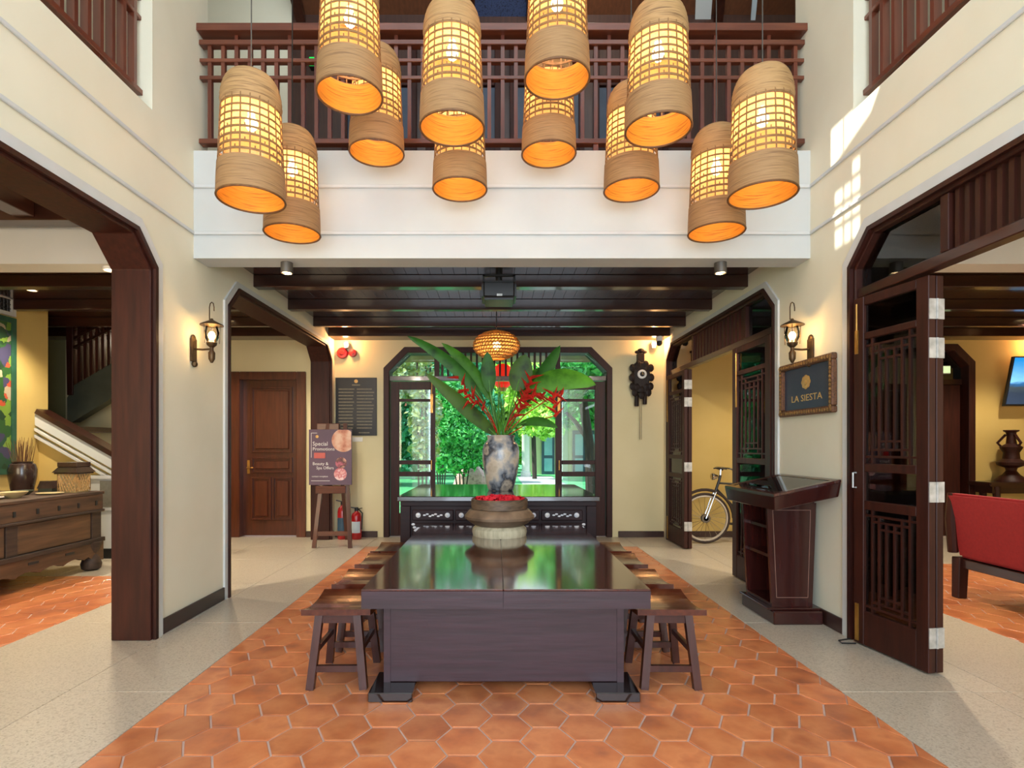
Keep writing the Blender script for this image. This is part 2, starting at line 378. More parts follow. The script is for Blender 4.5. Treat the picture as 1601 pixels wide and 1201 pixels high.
struct(MB().box(-6.9, -5.6, 6.96, 7.1, 0, .5).box(-7.4, -7.2, 6.96, 8.5, 0, 3.7).box(-7.4, -5.85, 6.9, 6.96, 0, 3.7).box(-7.2, -6.4, 8.28, 8.5, 0, 3.7).build('wall_stairwell', mat('olive_plaster', '#8f8a5e', .8, noise='#87825a', nscale=2)))
struct(MB().box(9.35, 9.6, -1, 8.28, 0, 3.7).build('wall_right_room', ochre))
struct(MB().box(-5.6, XL-TW, -1.2, -1.0, 0, 3.7).build('wall_left_room_end', ochre))
struct(MB().box(XR+TW, 9.35, -1.2, -1.0, 0, 3.7).build('wall_right_room_end', ochre))
# balcony beam and bulkheads
struct(MB().box(XL, XR, YB, YS, 2.844, 3.70).build('wall_balcony', plaster_w))
for a, b in ((-5.6, XL-TW), (XR+TW, 9.35)):
    struct(MB().box(a, b, YB, YS, 2.80, 3.3).build('wall_bulkhead', plaster_w))
# mouldings
tn = [0]
def trim(mb, m=trim_w, bevel=.004):
    tn[0] += 1; return struct(mb.build('trim_%d' % tn[0], m, bevel=bevel))
for z in (3.413, 3.042):
    trim(MB().box(XL, XR, YB-.016, YB, z-.014, z+.012))
    trim(MB().box(XL, XL+.016, -2.4, YB-.016, z-.014, z+.012)); trim(MB().box(XR-.016, XR, -2.4, YB-.016, z-.014, z+.012))
def ring(y0, y1, z1, c, w, inner_c=None):
    o = arch(y0-w, y1+w, z1+w, c+w*.41*1.0); i = arch(y0, y1, z1, c)
    return o[::1]+i[::-1]
for xs, sg in ((XL, 1), (XR, -1)):
    for op in (OP1, OP2):
        a, b = sorted((xs, xs+sg*.018)); trim(MB().prism(ring(op[0], op[1], ZT, CH, .065 if op is OP1 else .05), 'yz', a, b), bevel=0)
# baseboards
bb = wood('baseboard_wood', '#2c1712', '#3a1f18', 'y', rough=.4)
def base(name, *b): return struct(MB().box(*b).build(name, bb, bevel=.004))
base('baseboard_left', XL, XL+.018, OP1[1]+.066, OP2[0]-.052, 0, .11)
base('baseboard_right', XR-.018, XR, OP1[1]+.066, OP2[0]-.052, 0, .11)
base('baseboard_back_left', XL+.01, D3[0]-.09, D-.018, D, 0, .09); base('baseboard_back_right', D3[1]+.09, XR, D-.018, D, 0, .09)
base('baseboard_right_room', XR+TW, 5.1, D-.018, D, 0, .09); base('baseboard_left_hall', -4.4, -3.95, D-.018, D, 0, .09)
base('baseboard_left_hall', -2.82, XL-TW, D-.018, D, 0, .09)
# ------------------------------------------------------------------ ceiling (low part): planks and beams
ceil = struct(MB().box(-7.2, 9.35, YS, D, 3.09, 3.3).build('ceiling', black))
x = -2.65; k = 0; p0 = None
while x < 2.75:
    if p0 is None:
        p0 = MB().box(.001, .117, YS, D, 3.05, 3.095).build('ceiling_plank', plank_m, ceil, bevel=.0015); o = p0; base_loc = o.location.copy()
    else: o = p0.copy(); COL.objects.link(o)
    o.location.x = base_loc.x+x; x += .118; k += 1
for a, b in ((-7.2, -2.65), (2.76, 9.35)):
    m = MB(); x = a
    while x < b-.01: m.box(x+.001, min(x+.117, b), YS, D, 3.05, 3.095); x += .118
    m.build('room_planks', plank_m, ceil, kind='stuff')
for f_, b_ in ((5.506, 5.624), (6.42, 6.518), (7.31, 7.386), (7.97, 8.28)):
    for xa, xb in ((XL, XR), (-7.2, XL-TW), (XR+TW, 9.35)):
        MB().box(xa, xb, f_, b_, 2.93, 3.05).build('ceiling_beam', dk_x, ceil, bevel=.005)
# side-room ceilings in front of the bulkheads
for nm, a, b in (('ceiling_left_room', -5.6, XL-TW), ('ceiling_right_room', XR+TW, 9.35)):
    c = struct(MB().box(a, b, -1, YB, 3.22, 3.34).build(nm, pink_c))
    for y in (1.2, 2.7, 4.2): MB().box(a, b, y, y+.14, 3.06, 3.22).build('ceiling_beam', dk_x, c, bevel=.005)
    for xx in ((-3.63, -5.0) if a < 0 else (3.5, 5.2, 7.0)): MB().box(xx, xx+.15, -1, 4.2, 3.08, 3.22).build('ceiling_beam', dk_y, c, bevel=.005)
# ------------------------------------------------------------------ upper gallery
struct(MB().box(-7.2, 9.35, YS, 6.4, 3.45, 3.70).box(-6, XL-TW, -1, YB, 3.45, 3.68).box(XR+TW, 9.3, -1, YB, 3.45, 3.68).build('floor_upper', rd_x))
up = struct(MB().box(-2.2, 4.6, 6.0, 6.12, 3.7, 6.6).build('wall_upper_back', wood('gallery_wall_wood', '#3a2219', '#4a2c20', 'z', rough=.5)))
struct(MB().box(-4.6, -2.2, 6.0, 6.12, 3.7, 7.0).build('wall_upper_back_left', plaster))
struct(MB().box(-4.1, -4.0, -1, 6.0, 3.68, 7.0).build('wall_upper_left', plaster)); struct(MB().box(4.0, 4.1, -1, 6.0, 3.68, 7.0).build('wall_upper_right', plaster))
gpane = mat('gallery_pane', '#3d4c60', .35, noise='#2a3544', nscale=3)
for i, xx in enumerate((-1.65, -.75, .15, 1.05)):
    dn = thing('door_%d' % (10+i), None, None, (xx+.4, 6.0, 3.7), kind='structure')
    MB().box(xx, xx+.06, 5.95, 6.0, 3.7, 5.7).box(xx+.74, xx+.8, 5.95, 6.0, 3.7, 5.7).box(xx, xx+.8, 5.95, 6.0, 5.7, 5.78).box(xx+.37, xx+.43, 5.96, 6.0, 3.7, 5.7).box(xx+.06, xx+.74, 5.96, 6.0, 5.22, 5.3).build('door_frame', dk_z, dn, bevel=.004)
    for q in range(2):
        MB().box(xx+.06+.37*q, xx+.37+.37*q, 5.975, 5.99, 4.6, 5.2).build('pane', gpane, dn)
        MB().box(xx+.06+.37*q, xx+.37+.37*q, 5.97, 5.99, 3.7, 4.6).build('door_panel', dk_z, dn)
gc = struct(MB().hexa([(-2.1, 4.64, 6.75), (4.0, 4.64, 6.75), (4.0, 6.1, 5.95), (-2.1, 6.1, 5.95)], [(-2.1, 4.64, 6.9), (4.0, 4.64, 6.9), (4.0, 6.1, 6.1), (-2.1, 6.1, 6.1)]).build('ceiling_gallery', wood('gallery_ceiling_wood', '#5a3520', '#6e4228', 'y', rough=.45)))
def slope(x0, x1, x2, x3, t, m, nm):   # bars lying under the sloping gallery ceiling
    MB().hexa([(x0, 4.7, 6.72-t), (x1, 4.7, 6.72-t), (x3, 6.0, 6.005-t), (x2, 6.0, 6.005-t)], [(x0, 4.7, 6.72), (x1, 4.7, 6.72), (x3, 6.0, 6.005), (x2, 6.0, 6.005)]).build(nm, m, gc)
slope(-.22, .30, -.22, .33, .02, mat('woven_panel', '#232c48', .6, noise=['#39476a', '#191f33'], scale=(14, 14, 14), nscale=3), 'woven_panel')
for xx in (-.3, .33): slope(xx, xx+.07, xx, xx+.07, .07, dk_y, 'rafter')
slope(-2.15, -2.05, -2.15, -2.05, .08, dk_y, 'rafter'); slope(2.0, 2.1, 2.35, 2.45, .08, dk_y, 'rafter')
slope(1.75, 1.95, 2.15, 2.32, .05, plaster_w, 'white_beam'); slope(2.3, 2.36, 2.75, 2.8, .06, pale_b, 'rafter')
lamp('gallery_fill', 'POINT', (.9, 5.1, 6.1), 14, (1, .82, .6), shadow_soft_size=.1)  # added fill to lift the gallery ceiling, no fixture
lamp('stair_fill', 'POINT', (-5.2, 8.1, 2.9), 9, (1, .9, .7), shadow_soft_size=.1)  # added fill for the dark stairwell, a bare light without a fitting
ex = thing('exit_sign', 'small green lit exit sign behind the gallery railing, near its left end', 'sign', (-1.93, 5.9, 5.42))
MB().box(-1.99, -1.87, 5.93, 6.0, 5.40, 5.50).build('housing', black, ex); MB().box(-1.985, -1.875, 5.922, 5.93, 5.405, 5.495).build('lit_panel', mat('exit_green', '#0f9a3a', .5, emit='#12c04a', estr=1.2, noise='#0d8a33', nscale=3), ex)
# unseen atrium roof, openings and bars shaped to cast sun patches on the right wall
rf = MB()
H1 = (-.69, -.27, 3.82, 4.10); H2 = (-.24, .0, 3.62, 4.15); za, zb = 7.04, 7.06
rf.box(-4.2, H1[0], -2.6, 4.9, za, zb).box(H2[1], 4.2, -2.6, 4.9, za, zb).box(H1[0], H2[1], -2.6, 3.62, za, zb).box(H1[0], H2[1], 4.15, 4.9, za, zb).box(H1[1], H2[0], 3.62, 4.15, za, zb)
rf.box(H1[0], H1[1], 3.62, H1[2], za, zb).box(H1[0], H1[1], H1[3], 4.15, za, zb)
for yy in (3.90, 3.99): rf.box(H1[0], H1[1], yy, yy+.02, za, zb)
for xx in (-.58, -.47, -.37): rf.box(xx, xx+.016, H1[2], H1[3], za, zb)
rf.box(-.37, H1[1], 3.91, H1[3], za, zb)
rf.prism([(-.24, 3.6), (0, 3.6), (-.11, 3.71), (-.23, 4.135), (-.24, 4.16)], 'xy', za, zb)
struct(rf.build('ceiling_atrium', plaster_w))
struct(MB().box(-4.2, 4.2, 4.6, 6.4, 7.0, 7.1).build('ceiling_roof', dk_x))
# ------------------------------------------------------------------ balcony railings
def railing(label, L, loc, rz, bd=.018, ext=0.03):
    t = thing('balcony_railing', label, 'railing', loc, rz=rz)
    for z0, z1, w in ((.985, 1.045, .15), (.90, .94, .07), (.765, .795, .05), (.625, .655, .05), (.10, .14, .07)):
        MB().box(-ext if z0 > .98 else 0, L+(ext if z0 > .98 else 0), -w/2, w/2, z0, z1).build('hand_rail' if z0 > .98 else 'rail', rd_x, t, local=True, bevel=.004)
    n = int((L-.1)/.108); b0 = s0 = f0 = None
    for i in range(n+1):
        xx = .08+i*.108
        if b0 is None: b0 = MB().box(-.015, .015, -bd, bd, .14, .90).build('baluster', rd_z, t, local=True); o = b0
        else: o = b0.copy(); COL.objects.link(o)
        o.location.x = xx
        if i % 4 == 2:
            if s0 is None: s0 = MB().box(-.014, .014, -.018, .018, .94, .985).build('top_stub', rd_z, t, local=True); o = s0
            else: o = s0.copy(); COL.objects.link(o)
            o.location.x = xx
        if i % 9 == 2:
            if f0 is None: f0 = MB().box(-.02, .02, -.02, .02, 0, .10).build('foot', rd_z, t, local=True); o = f0
            else: o = f0.copy(); COL.objects.link(o)
            o.location.x = xx
    return t
railing('long red-brown wooden balcony railing across the front of the upper gallery', XR-XL, (XL, 4.53, 3.70), 0, ext=0)
railing('red-brown wooden railing of the upper side gallery at top left', 3.6, (XL-.10, .29, 3.70), PI/2, bd=.024)
railing('red-brown wooden railing of the upper side gallery at top right', 3.6, (XR+.10, .29, 3.70), PI/2, bd=.024)
# ------------------------------------------------------------------ door openings
def side_frame(name, xa, xb, op, w=.06, m=dk_z, label=None):
    d = thing(name, label, 'door' if label else None, ((xa+xb)/2, (op[0]+op[1])/2, 0), kind='structure')
    MB().prism(ring(op[0]+w, op[1]-w, ZT-w, CH-w*.41, w), 'yz', xa, xb).build('frame', m, d, bevel=.006)
    MB().prism(ring(op[0]+w*.6, op[1]-w*.6, ZT-w*.6, CH-w*.25, w*.5), 'yz', *(sorted((xa if abs(xa) < abs(xb) else xb, (xa if abs(xa) < abs(xb) else xb)+(.025 if xa < 0 else -.025))))).build('moulding', m, d)
    return d
side_frame('door_1', XL-TW-.02, XL+.005, OP1, label='dark wooden archway with clipped corners at left front, leading to the stairs')
side_frame('door_2', XL-TW-.02, XL+.005, OP2, label='dark wooden archway with clipped corners at left, in front of the brown door')
d3 = side_frame('door_3', XR-.005, XR+TW+.02, OP1, label='tall dark folding door with lattice and slatted transom at right front')
d4 = side_frame('door_4', XR-.005, XR+TW+.02, OP2, label='dark folding door with slatted transom at right, opening to the bicycle')
def transom(d, x0, x1, op, mulls, pitch, s0, s1):
    MB().box(x0, x1, op[0]+.06, op[1]-.06, 2.375, 2.44).build('transom_bar', dk_y, d, bevel=.005)
    for y in mulls: MB().box(x0, x1, y-.03, y+.03, 2.44, ZT-.06).build('mullion', dk_z, d, bevel=.004)
    y = s0; q = None
    while y < s1:
        if q is None: q = MB().box(x0+.015, x1-.015, y, y+pitch*.45, 2.44, ZT-.06).build('slat', dk_z, d); o = q; y00 = y; l0 = o.location.copy()
        else: o = q.copy(); COL.objects.link(o); o.location.y = l0.y+y-y00
        y += pitch
    xm = (x0+x1)/2
    return xm
transom(d3, XR+.01, XR+.09, OP1, (3.115, 1.7), .064, 1.75, 3.08)
MB().prism([(3.145, 2.44), (OP1[1]-.06, 2.44), (OP1[1]-.06, ZT-CH-.02), (OP1[1]-CH-.03, ZT-.06), (3.145, ZT-.06)], 'yz', XR+.045, XR+.052).build('transom_pane', glass, d3)
transom(d4, XR+.01, XR+.09, OP2, (5.62, 7.10), .098, 5.68, 7.06)
MB().prism([(5.59, 2.44), (OP2[0]+.06, 2.44), (OP2[0]+.06, ZT-CH-.02), (OP2[0]+CH+.03, ZT-.06), (5.59, ZT-.06)], 'yz', XR+.045, XR+.052).build('transom_pane', glass, d4)
MB().prism([(7.13, 2.44), (OP2[1]-.06, 2.44), (OP2[1]-.06, ZT-CH-.02), (OP2[1]-CH-.03, ZT-.06), (7.13, ZT-.06)], 'yz', XR+.045, XR+.052).build('transom_pane', glass, d4)
def lattice(leaf, x0, x1, z0, z1, m):
    w = x1-x0; h = z1-z0; c = .5*(x0+x1); e = min(.11*h, .12); t = .007
    V = [x0+.14*w, x0+.28*w, x0+.42*w, x0+.58*w, x0+.72*w, x0+.86*w]
    for i, xx in enumerate(V):
        a = (0, .5, 1)[min(i, 5-i)]*e
        MB().box(xx-t, xx+t, -.012, .012, z0+a, z1-a).build('lattice_bar', m, leaf, local=True)
    for zz, a, b in ((z0+e*.5, x0, x1), (z1-e*.5, x0, x1), (z0+e, x0+.14*w, x1-.14*w), (z1-e, x0+.14*w, x1-.14*w), (z0+1.6*e, V[1], V[4]), (z1-1.6*e, V[1], V[4])):
        MB().box(a, b, -.010, .010, zz-t, zz+t).build('lattice_bar', m, leaf, local=True)
def make_leaf(d, w, h=2.36, st=.085, panels=True):
    z = lambda f: f*h/2.36
    zr = [(0.012, z(.24)), (z(.925), z(.985)), (z(1.18), z(1.235)), (z(2.07), z(2.115)), (z(2.30), h)]
    m = MB().box(0, st, -.024, .024, .012, h).box(w-st, w, -.024, .024, .012, h)
    for a, b in zr: m.box(st, w-st, -.021, .021, a, b)
    leaf = m.build('door_leaf', dk_z, d, local=True, bevel=.004)
    for (a0, a1), (b0, b1) in zip(zr, zr[1:]):
        MB().box(st, w-st, -.003, .003, a1, b0).build('pane', glass, leaf, local=True)
    if panels:
        lattice(leaf, st, w-st, zr[0][1], zr[1][0], dk_z); lattice(leaf, st, w-st, zr[2][1], zr[3][0], dk_z)
    return leaf
def place(o, p, ang, d): o.location = Vector(p)-WO[d.name]; o.rotation_euler = (0, 0, ang)
def hinges(leaf, xx, zs, y0=.026, dd=.05):
    for i, zz in enumerate(zs):
        m = MB().box(xx-.003, xx+.003, y0-dd, y0+dd, zz-.06, zz+.06).tube([(xx+.004, y0, zz-.06), (xx+.004, y0, zz+.06)], .007, 8)
        m.build('hinge', steel, leaf, local=True)
def bolt(leaf, xx, yy, z0, z1):
    MB().box(xx-.012, xx+.012, yy-.004, yy+.004, z0, z0+.16).tube([(xx, yy, z0+.1), (xx, yy, z1)], .006, 6).build('bolt', brass, leaf, local=True)
# near right pair, far end at the jamb
p0_, p1_ = Vector((2.463, 3.83, 0)), Vector((2.546, 3.272, 0))
ang = math.atan2(p1_.y-p0_.y, p1_.x-p0_.x); wl_ = (p1_-p0_).length
nx = Vector((-math.sin(ang), math.cos(ang), 0))
lf = make_leaf(d3, wl_); place(lf, p0_+nx*.024, ang, d3)
hinges(lf, wl_+.003, (.22, 1.08, 1.93, 2.16), y0=.027); bolt(lf, .03, -.028, 1.98, 2.32); 
MB().box(.02, .045, -.032, -.024, .03, .28).build('floor_bolt', brass, lf, local=True)
MB().tube([(.03, -.03, 1.07), (.03, -.055, 1.07), (.03, -.055, 1.17), (.03, -.03, 1.17)], .006, 6).build('pull_handle', steel, lf, local=True)
MB().tube([(-.02, -.03, .02), (-.02, -.12, .012), (.03, -.14, .012), (.05, -.05, .012)], .005, 6).build('door_hook', black, lf, local=True)
lf2 = make_leaf(d3, wl_); place(lf2, p0_+nx*.078, ang, d3)
# far-right opening: near pair at its front jamb, far pair at its back jamb
la = make_leaf(d4, .80, st=.10); place(la, (2.485, 4.99, 0), PI/2, d4); bolt(la, .70, .028, 1.75, 2.3)
la2 = make_leaf(d4, .80, st=.10, panels=False); place(la2, (2.54, 4.99, 0), PI/2, d4)
lb = make_leaf(d4, .74, st=.09); place(lb, (2.49, 8.02, 0), -PI/2, d4); hinges(lb, .743, (.3, 1.08, 1.93, 2.16), y0=.027); bolt(lb, .03, -.028, 1.7, 2.3)
MB().box(.02, .045, -.032, -.024, .03, .35).build('floor_bolt', brass, lb, local=True)
lb2 = make_leaf(d4, .74, st=.09, panels=False); place(lb2, (2.545, 8.02, 0), -PI/2, d4)
# garden doorway in the back wall
d5 = thing('door_5', 'wide dark-framed garden doorway with clipped corners behind the flower vase', 'door', (.03, D+.1, 0), kind='structure')
def ringx(x0, x1, z1, c, w): return arch(x0-w, x1+w, z1+w, c+w*.41)+arch(x0, x1, z1, c)[::-1]
w_ = .085
MB().prism(ringx(D3[0]+w_, D3[1]-w_, D3[2]-w_, D3[3]-w_*.41, w_), 'xz', D-.03, D+.27).build('frame', dk_z, d5, bevel=.006)
MB().box(D3[0]+w_, D3[1]-w_, D+.02, D+.12, 2.33, 2.40).build('transom_bar', dk_x, d5, bevel=.004)
for x in (-.88, .93): MB().box(x-.035, x+.035, D+.02, D+.12, 2.40, D3[2]-w_).build('mullion', dk_z, d5)
q = None
for i in range(20):
    xx = -.80+i*.0865
    if q is None: q = MB().box(xx-.015, xx+.015, D+.03, D+.1, 2.40, D3[2]-w_).build('slat', dk_z, d5); l0 = q.location.copy()
    else:
        o = q.copy(); COL.objects.link(o); o.location.x = l0.x+i*.0865
for sg in (0, 1):
    X = (lambda v: v) if not sg else (lambda v: .066-v)
    a = [(X(D3[0]+w_), 2.40), (X(-.915), 2.40), (X(-.915), D3[2]-w_), (X(D3[0]+w_+D3[3]), D3[2]-w_), (X(D3[0]+w_), D3[2]-D3[3]-.02)]
    MB().prism(a, 'xz', D+.06, D+.066).build('transom_pane', glass, d5)
for x0, nm in ((D3[0]+w_+.01, 0), (.895, 1)):
    w = .665 if nm == 0 else .745; st0, st1 = (.125, .07) if nm == 0 else (.095, .155)
    m = MB().box(x0, x0+st0, D+.04, D+.09, .01, 2.32).box(x0+w-st1, x0+w, D+.04, D+.09, .01, 2.32)
    rows = [(.01, .35), (.90, .97), (1.08, 1.14), (2.02, 2.06), (2.20, 2.32)]
    for a, b in rows: m.box(x0+st0, x0+w-st1, D+.042, D+.088, a, b)
    lf_ = m.build('door_leaf', dk_z, d5, bevel=.004)
    for (a0, a1), (b0, b1) in zip(rows, rows[1:]): MB().box(x0+st0, x0+w-st1, D+.062, D+.068, a1, b0).build('pane', glass, lf_)
    xb = x0+w-.05 if nm == 0 else x0+.05
    MB().box(xb-.02, xb+.02, D+.03, D+.04, 1.85, 2.13).tube([(xb, D+.033, 2.1), (xb, D+.033, 2.33)], .006, 6).build('bolt', brass, lf_)
    MB().tube([(xb, D+.04, 1.0), (xb, D-.01, 1.0), (xb, D-.01, 1.14), (xb, D+.04, 1.14)], .008, 6).build('pull_handle', brass, lf_)
# brown panelled door in the left hall
d6 = thing('door_6', 'closed reddish-brown panelled wooden door with brass handle at left', 'door', (-3.38, D, 0), kind='structure')
MB().box(-3.94, -3.80, D-.03, D+.2, 0, 2.46).box(-2.96, -2.82, D-.03, D+.2, 0, 2.46).box(-3.80, -2.96, D-.03, D+.2, 2.34, 2.46).build('frame', door_z, d6, bevel=.008)
lf_ = MB().box(-3.80, -2.96, D+.1, D+.15, .01, 2.34).build('door_leaf', door_z, d6)
for a, b, c, e in ((-3.65, -3.08, 1.28, 2.22), (-3.65, -3.08, .98, 1.16), (-3.65, -3.40, .27, .86), (-3.33, -3.08, .27, .86)):
    m = MB()
    for w, y in ((0, D+.072), ):
        m.box(a-.025, a, y, D+.1, c-.025, e+.025).box(b, b+.025, y, D+.1, c-.025, e+.025).box(a, b, y, D+.1, c-.025, c).box(a, b, y, D+.1, e, e+.025)
    m.build('panel_moulding', door_z, lf_, bevel=.004)
    MB().box(a+.03, b-.03, D+.082, D+.1, c+.03, e-.03).build('panel', door_z, lf_, bevel=.01)
MB().box(-3.735, -3.70, D+.085, D+.1, .94, 1.14).tube([(-3.717, D+.09, 1.03), (-3.717, D+.03, 1.03), (-3.62, D+.03, 1.03)], .01, 8).build('handle', brass, lf_)
# arched dark doorway in the right room
d7 = thing('door_7', 'narrow dark arched doorway in the yellow wall of the right-hand room', 'door', (6.16, D, 0), kind='structure')
MB().prism(ringx(5.3, 7.02, 2.77, .22, .10), 'xz', D-.03, D+.27).build('frame', dk_z, d7, bevel=.006)
MB().box(5.3, 7.02, D+.1, D+.16, 2.28, 2.36).build('transom_bar', dk_x, d7)
for a in (5.3, 6.16): MB().box(a+.01, a+.85, D+.11, D+.15, .01, 2.28).build('door_leaf', dk_z, d7, bevel=.01)
MB().prism([(5.3, 2.36), (7.02, 2.36), (7.02, 2.52), (6.80, 2.77), (5.52, 2.77), (5.3, 2.55)], 'xz', D+.12, D+.126).build('transom_pane', glass_d, d7)
e2 = thing('exit_sign', 'small pale green exit sign glowing inside the dark arched doorway at right', 'sign', (6.76, D+.08, 2.44))
MB().box(6.70, 6.82, D+.06, D+.09, 2.44, 2.56).build('housing', white_p, e2, bevel=.004); MB().box(6.71, 6.81, D+.056, D+.06, 2.45, 2.55).build('lit_panel', mat('exit_pale', '#cfe8b0', .5, emit='#d8f4b4', estr=.8, noise='#bfe0a0', nscale=4), e2)
struct(MB().box(4.6, 7.6, D+.45, D+.5, 0, 3.0).build('wall_passage', dk_z))
# ------------------------------------------------------------------ pendant lanterns
def make_pendant():
    t = thing('pendant_lantern', None, 'lamp')
    MB().lathe([(.194, .0), (.196, .012), (.194, .10), (.190, .19), (.184, .19), (.188, .10), (.188, .012), (.188, 0)], n=40, cap=False).build('band', ratt, t, local=True, smooth=True)
    MB().lathe([(.187, .006), (.183, .185)], n=40, cap=False).build('inner_weave', inner, t, local=True, smooth=True)
    MB().tube([(.193*math.cos(a), .193*math.sin(a), .002) for a in [2*PI*i/40 for i in range(40)]], .0065, 6, True).build('rim', rim_m, t, local=True, smooth=True)
    m = MB(); n = 21
    for i in range(n):
        a = 2*PI*i/n
        m.hexa([(r*math.cos(a+e), r*math.sin(a+e), .185) for r, e in ((.187, -.022), (.187, .022), (.183, .022), (.183, -.022))],
               [(r*math.cos(a+e), r*math.sin(a+e), .56) for r, e in ((.171, -.022), (.171, .022), (.167, .022), (.167, -.022))])
    for i in range(8):
        z = .222+i*.043; r = .186-.016*(z-.185)/.375; hh = .0055 if i > 3 else .0065
        m.lathe([(r, z-hh), (r, z+hh), (r-.004, z+hh), (r-.004, z-hh), (r, z-hh)], n=40, cap=False)
        if i < 4:
            for a in range(n):
                an = 2*PI*(a+.5)/n
                if (a+i) % 2: m.hexa([(q*math.cos(an+e), q*math.sin(an+e), z) for q, e in ((r, -.02), (r, .02), (r-.003, .02), (r-.003, -.02))], [(q*math.cos(an+e), q*math.sin(an+e), z+.02) for q, e in ((r, -.02), (r, .02), (r-.003, .02), (r-.003, -.02))])
    m.build('lattice', ratt_s, t, local=True)
    MB().lathe([(.176, .30), (.166, .555)], n=36, cap=False).build('lining', lining, t, local=True, smooth=True)
    pr = []; N = 22
    for i in range(N+1):
        f = i/N; a = f*PI/2; r = .02+.152*max(0, math.cos(a))**.55; z = .555+.195*math.sin(a)
        pr.append((r+(.004 if i % 2 else 0), z))
    MB().lathe([(.172, .53)]+pr+[(.012, .757)], n=40).build('dome_cap', ratt_d, t, local=True, smooth=True)
    MB().ball((0, 0, .46), .036, 14, 10, (1, 1, 1.25)).lathe([(.016, .49), (.02, .51), (.02, .57)], n=10).build('bulb', bulb_m, t, local=True, smooth=True)
    return t
pend = make_pendant(); cord0 = None
R1, R2 = 3.35, 4.00
PL = [(393, 313, R1, 'large rattan pendant lantern hanging low at the far left of the cluster'),
      (457, 366, R2, 'lowest small rattan pendant lantern at left, half behind the leftmost one'),
      (547, 150, R1, 'high front rattan pendant lantern, second large one from the left, top cut off'),
      (589, 240, R2, 'rear rattan pendant lantern peeking out below the second large one from left'),
      (707, 202, R1, 'front rattan pendant lantern near the middle, its round top just touching the frame'),
      (719, 297, R2, 'rear middle rattan pendant lantern, mostly hidden, below the central front one'),
      (871, 125, R1, 'highest front rattan pendant lantern right of centre, upper half out of frame'),
      (858, 242, R2, 'rear rattan pendant lantern directly below the highest one right of centre'),
      (1029, 204, R1, 'front rattan pendant lantern, second large one from the right'),
      (987, 298, R2, 'rear rattan pendant lantern lower left behind the second large one from right'),
      (1120, 364, R2, 'lowest small rattan pendant lantern at right, partly behind the rightmost one'),
      (1192, 306, R1, 'large rattan pendant lantern hanging low at the far right of the cluster')]
for i, (cx, cy, d, lb_) in enumerate(PL):
    o = pend if i == 0 else copy_tree(pend)
    X, _, Z = px(cx, cy, d)
    o.location = (X, d, Z); tag(o, lb_, 'lamp', 'rattan pendant lanterns over the table')
    o.rotation_euler.z = i*.37
    MB().tube([(0, 0, .755), (0, 0, 7.0-Z)], .004, 6).build('cord', greym, o, local=True)
    lamp('pendant_light', 'POINT', (X, d, Z+.40), 4.2, (1, .80, .56), shadow_soft_size=.05)
# ------------------------------------------------------------------ long table
tb = thing('long_table', 'long low dark polished wooden table on two slab ends in the middle', 'table', (.054, 4.1, 0))
T0, T1, TY0, TY1 = -.706, .814, 2.92, 5.26
for a, b in ((T0, .039), (.041, T1)):
    MB().box(a, b, TY0, TY1, .588, .60).build('top_plank', tbl_y, tb, bevel=.003)
    MB().box(a, b, TY0+.0015, TY0+.05, .496, .588).build('front_apron', tbl_x, tb)
for a in (T0, T1-.04): MB().box(a, a+.04, TY0+.05, TY1, .496, .588).build('side_apron', tbl_y, tb)
MB().box(T0, T1, TY1-.05, TY1, .496, .588).build('back_apron', tbl_x, tb)
MB().box(T0, T1, TY0+.02, TY1-.02, .50, .588).build('top_frame', tbl_x, tb)
for y in (3.07, 4.95):
    MB().box(-.617, .706, y, y+.10, .05, .50).build('end_panel', tbl_x, tb, bevel=.004)
    MB().box(-.617, -.580, y-.004, y, .05, .50).build('panel_strip', tbl_x, tb); MB().box(.669, .706, y-.004, y, .05, .50).build('panel_strip', tbl_x, tb)
MB().box(.0, .09, 3.17, 4.95, .16, .28).build('stretcher', tbl_y, tb)
for x0 in (-.674, .528):
    for y in (2.93, 4.85): MB().box(x0, x0+.235, y, y+.28, 0, .05).build('foot', bed_top, tb, bevel=.004)
# ------------------------------------------------------------------ stools
def make_stool():
    t = thing('wooden_stool', None, 'stool')
    W2, D2 = .19, .225; m = MB(); n = 10; vs = []
    for i in range(n+1):
        y = -D2+2*D2*i/n; f = (y/D2)
        z = .45-.030*(1-f*f)
        vs += [(-W2, y, z), (W2, y, z), (W2, y, .418-.018*(1-f*f)), (-W2, y, .418-.018*(1-f*f))]
    fs = []
    for i in range(n):
        a = i*4; fs += [(a+k, a+(k+1) % 4, a+4+(k+1) % 4, a+4+k) for k in range(4)]
    fs += [(0, 1, 2, 3), (n*4+3, n*4+2, n*4+1, n*4)]
    m.add(vs, fs).build('seat', stool_m, t, local=True)
    for sx in (-1, 1):
        for sy in (-1, 1):
            MB().bar((sx*.105, sy*.16, .415), (sx*.148, sy*.195, 0), .042, .042, (0, 1, 0)).build('leg', stool_l, t, local=True)
    for sy in (-1, 1):
        MB().box(-.10, .10, sy*.162-.012, sy*.162+.012, .36, .41).build('apron', stool_l, t, local=True)
        MB().box(-.13, .13, sy*.187-.012, sy*.187+.012, .095, .13).build('stretcher', stool_l, t, local=True)
    for sx in (-1, 1): MB().box(sx*.125-.011, sx*.125+.011, -.17, .17, .19, .22).build('side_stretcher', stool_l, t, local=True)
    return t
st = make_stool(); first = True
